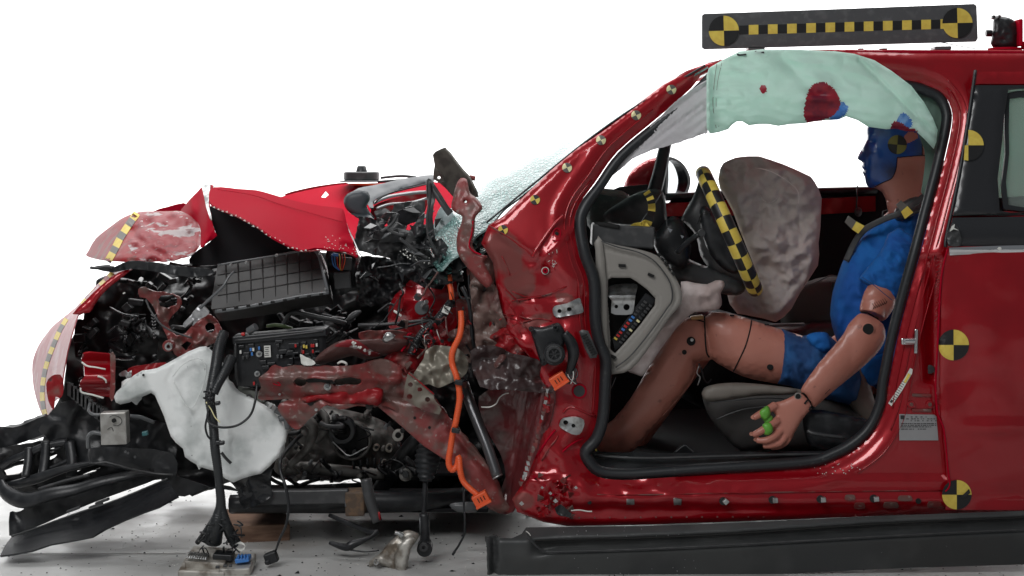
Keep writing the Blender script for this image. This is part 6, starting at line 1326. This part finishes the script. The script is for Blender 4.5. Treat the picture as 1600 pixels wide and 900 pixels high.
# wrapped camera
CM=thing('wrapped_camera',P(1570,76,.35),'black taped camera with a red side mounted on the roof behind the long board','camera')
CBY=inf('camera_wrap',cr([(1551,74),(1549,60),(1551,45),(1552,30),(1556,25),(1570,26),(1582,30),(1589,38),(1591,52),(1590,66),(1588,75)],2),.35,M['cloth'],CM,g=3,cap=.05,c=(.012,12))
box('camera_red_panel',1590,52,.35,6,42,.08,0,M['redhood'],CM,bev=.004)
cyl('lens_barrel',1545,52,.34,5.5,.02,M['black'],CM,axis=(1,0,0)); box('camera_hook',1552,27,.33,5,6,.02,0,M['black'],CM); box('camera_hook',1561,26,.33,4,5,.02,0,M['black'],CM)
disc('camera_base',1570,77,.35,26,M['redhood'],CM,ln=.008,axis=(0,0,1)); inf('roof_red_cap',cr([(1596,66),(1606,64),(1612,70),(1610,78),(1596,77)],2),.33,M['redhood'],CM,g=3,cap=.03)
# fallen rocker cover
RK=thing('rocker_cover',(.75,-.08,0),'long dark grey plastic rocker cover lying on the floor along the car sill','trim panel')
rk=[(758,838),(774,838),(780,841),(800,841),(815,834),(822,824),(1000,822),(1150,817),(1375,806),(1600,798),(1880,790),(1880,872),(1600,882),(1400,888),(1260,895),(1150,901),(1000,911),(850,922),(764,924),(764,880)]
def rkf(a,b):
    t=np.interp(a,[822,1000,1150,1375,1600,1880],[846,840,833,818,808,800]); e=np.interp(a,[760,822,870,1000,1150,1375,1600,1880],[870,870,860,857,850,837,826,816])
    y=-.06
    if b<t: y=-.06+.05*(t-b)/22
    g=0
    if a>826:
        k=1/(1+math.exp(-(b-t)/1.0))-1/(1+math.exp(-(b-e)/1.6)); g=.035*k*min(1,(a-826)/20)
    y+=g
    y+=.03*(1/(1+math.exp(-(b-e-4)/6)))*((b-e)/60)
    y+=.03*math.exp(-((a-772)/4)**2)*(b>838)+.006*math.exp(-((a-(770+(b-850)*.35))/3)**2)
    return y-.02
RKB=pan('rocker_body',rk,rkf,M['rocker'],RK,g=4.5,th=.008)
tube('rocker_edge',[(822,832,-.09),(828,842,-.09),(838,853,-.09),(850,860,-.085),(870,862,-.085),(1000,858,-.085),(1150,851,-.085),(1375,838,-.085),(1600,827,-.085),(1880,817,-.085)],1.6,M['dgrey'],RK,n=8)
tube('rocker_groove',[(836,845,-.075),(900,843,-.072),(1000,841,-.072),(1150,834,-.072),(1375,819,-.072),(1600,809,-.072),(1880,801,-.072)],1.5,M['void'],RK,n=6)
tube('rocker_scratch',[(822,830,-.07),(826,833,-.095),(829,837,-.095)],.8,M['paper'],RK,n=5)
for i in range(26):
    a=rnd.uniform(870,1100);b=rnd.uniform(823,838) if i%2 else rnd.uniform(870,900); h=hit(RKB,a,b,None)[0]
    if h is not None: disc('dust_fleck',a,b,h-.0015,rnd.uniform(.4,.9),M['foil'],RK,n=6,bev=False,ln=.002)
# module on the floor
MD=thing('control_module',P(340,890,.0),'finned aluminium control module on the floor below the black harness','module')
MB=box('module_base',322,884,0,72,13,.16,-2,M['alu'],MD,bev=.004,tilt=8)
box('module_top',326,872,.01,62,12,.13,-3,M['alu'],MD,bev=.004,tilt=8)
for i in range(9):
    tube('cooling_fin',[(292+i*3.6,872+i*.3,-.06),(296+i*3.6,864+i*.3,-.02),(298+i*3.6,862+i*.3,.05)],1.3,M['zinc'],MD,n=6,sub=2)
box('module_case',372,883,-.01,48,13,.13,3,M['alu'],MD,bev=.004,tilt=8); 
for a,b,w_ in [(352,884,6),(360,884,5),(340,886,6)]: box('module_slot',a,b,-.09,w_,4,.01,0,M['dgrey'],MD,bev=.001)
o=box('blue_socket',380,873,-.03,22,7,.05,8,M['fblue'],MD); 
for i in range(4): box('socket_pin',373+i*5,869,-.05,2,5,.02,8,M['fblue'],MD,bev=.001)
box('black_socket',350,868,.0,30,10,.06,-4,M['black'],MD)
for k in range(4): tube('coiled_wire',[(367+k,851,-.02),(376,847+k,-.04),(383,853,-.05),(378,858+k,-.05),(369,856,-.03)],.6,M['paper'],MD,n=5)
# wood blocks
def block(name,px,py,y,w_,h_,d_,rot,label):
    o=box(name,px,py,y,w_,h_,d_,rot,M['wood'],None,bev=.003,yaw=12); return tag(o,label,'wood block')
block('wood_block',402,834,.50,92,54,.28,0,'brown timber block on the floor right of the hanging black harness')
# cast aluminium bracket on the floor
KN=thing('cast_bracket',P(620,890,.0),'broken cast aluminium suspension bracket standing on the floor under the car','bracket')
KB=inf('bracket_arm',cr([(576,880),(580,874),(592,866),(604,852),(614,842),(624,834),(636,828),(646,830),(655,836),(650,846),(643,856),(640,868),(638,880),(640,894),(632,900),(622,896),(612,898),(606,888),(596,884),(584,884),(577,886)],3),.03,M['alu'],KN,kd=.8,g=2.6,cap=.035,c=(.012,16),fn=lambda a,b:.018*math.exp(-((math.hypot(a-655,b-872)-30)/4)**2))
inf('bracket_web',cr([(632,842),(644,838),(648,846),(640,862),(636,880),(634,894),(626,896),(618,888),(616,872),(622,856)],2),.0,M['alu'],KN,g=2.6,cap=.02,c=(.006,14))
tube('bracket_stud',[(617,832,.0),(624,834,.0),(629,838,.0)],[3.2,3.6,4.6],M['zinc'],KN,n=8)
disc('bracket_bore',588,878,.0,4,M['zinc'],KN,ln=.02,hole=2)
# crumbs of dirt and glass on the floor: one scatter each, too many to count
def crumbs(name,n,box_,m,smin,smax,label,cat):
    v=[];f=[]
    for i in range(n):
        x=rnd.uniform(*box_[0]); y=rnd.uniform(*box_[1]); s=rnd.uniform(smin,smax)*(2.2 if rnd.random()<.05 else 1); b=len(v); t=rnd.uniform(0,6.3)
        for k in range(4): v.append((x+s*math.cos(t+k*1.57)*rnd.uniform(.4,1.6),y+s*math.sin(t+k*1.57)*rnd.uniform(.5,1),.001))
        v.append((x,y,s*rnd.uniform(.3,.9)+.001)); f+=[(b+k,b+(k+1)%4,b+4) for k in range(4)]
    o=rawobj(name,v,f,m,None,smooth=False); return tag(o,label,cat,kind='stuff')
crumbs('floor_dirt',1500,((-1.7,1.8),(-.6,1.4)),M['void'],.001,.0045,'small dark crumbs of dirt scattered over the studio floor','dirt')
crumbs('floor_debris',420,((-1.3,.4),(-.3,.7)),M['paper'],.001,.003,'pale glass crumbs scattered on the floor under the wreck','debris')
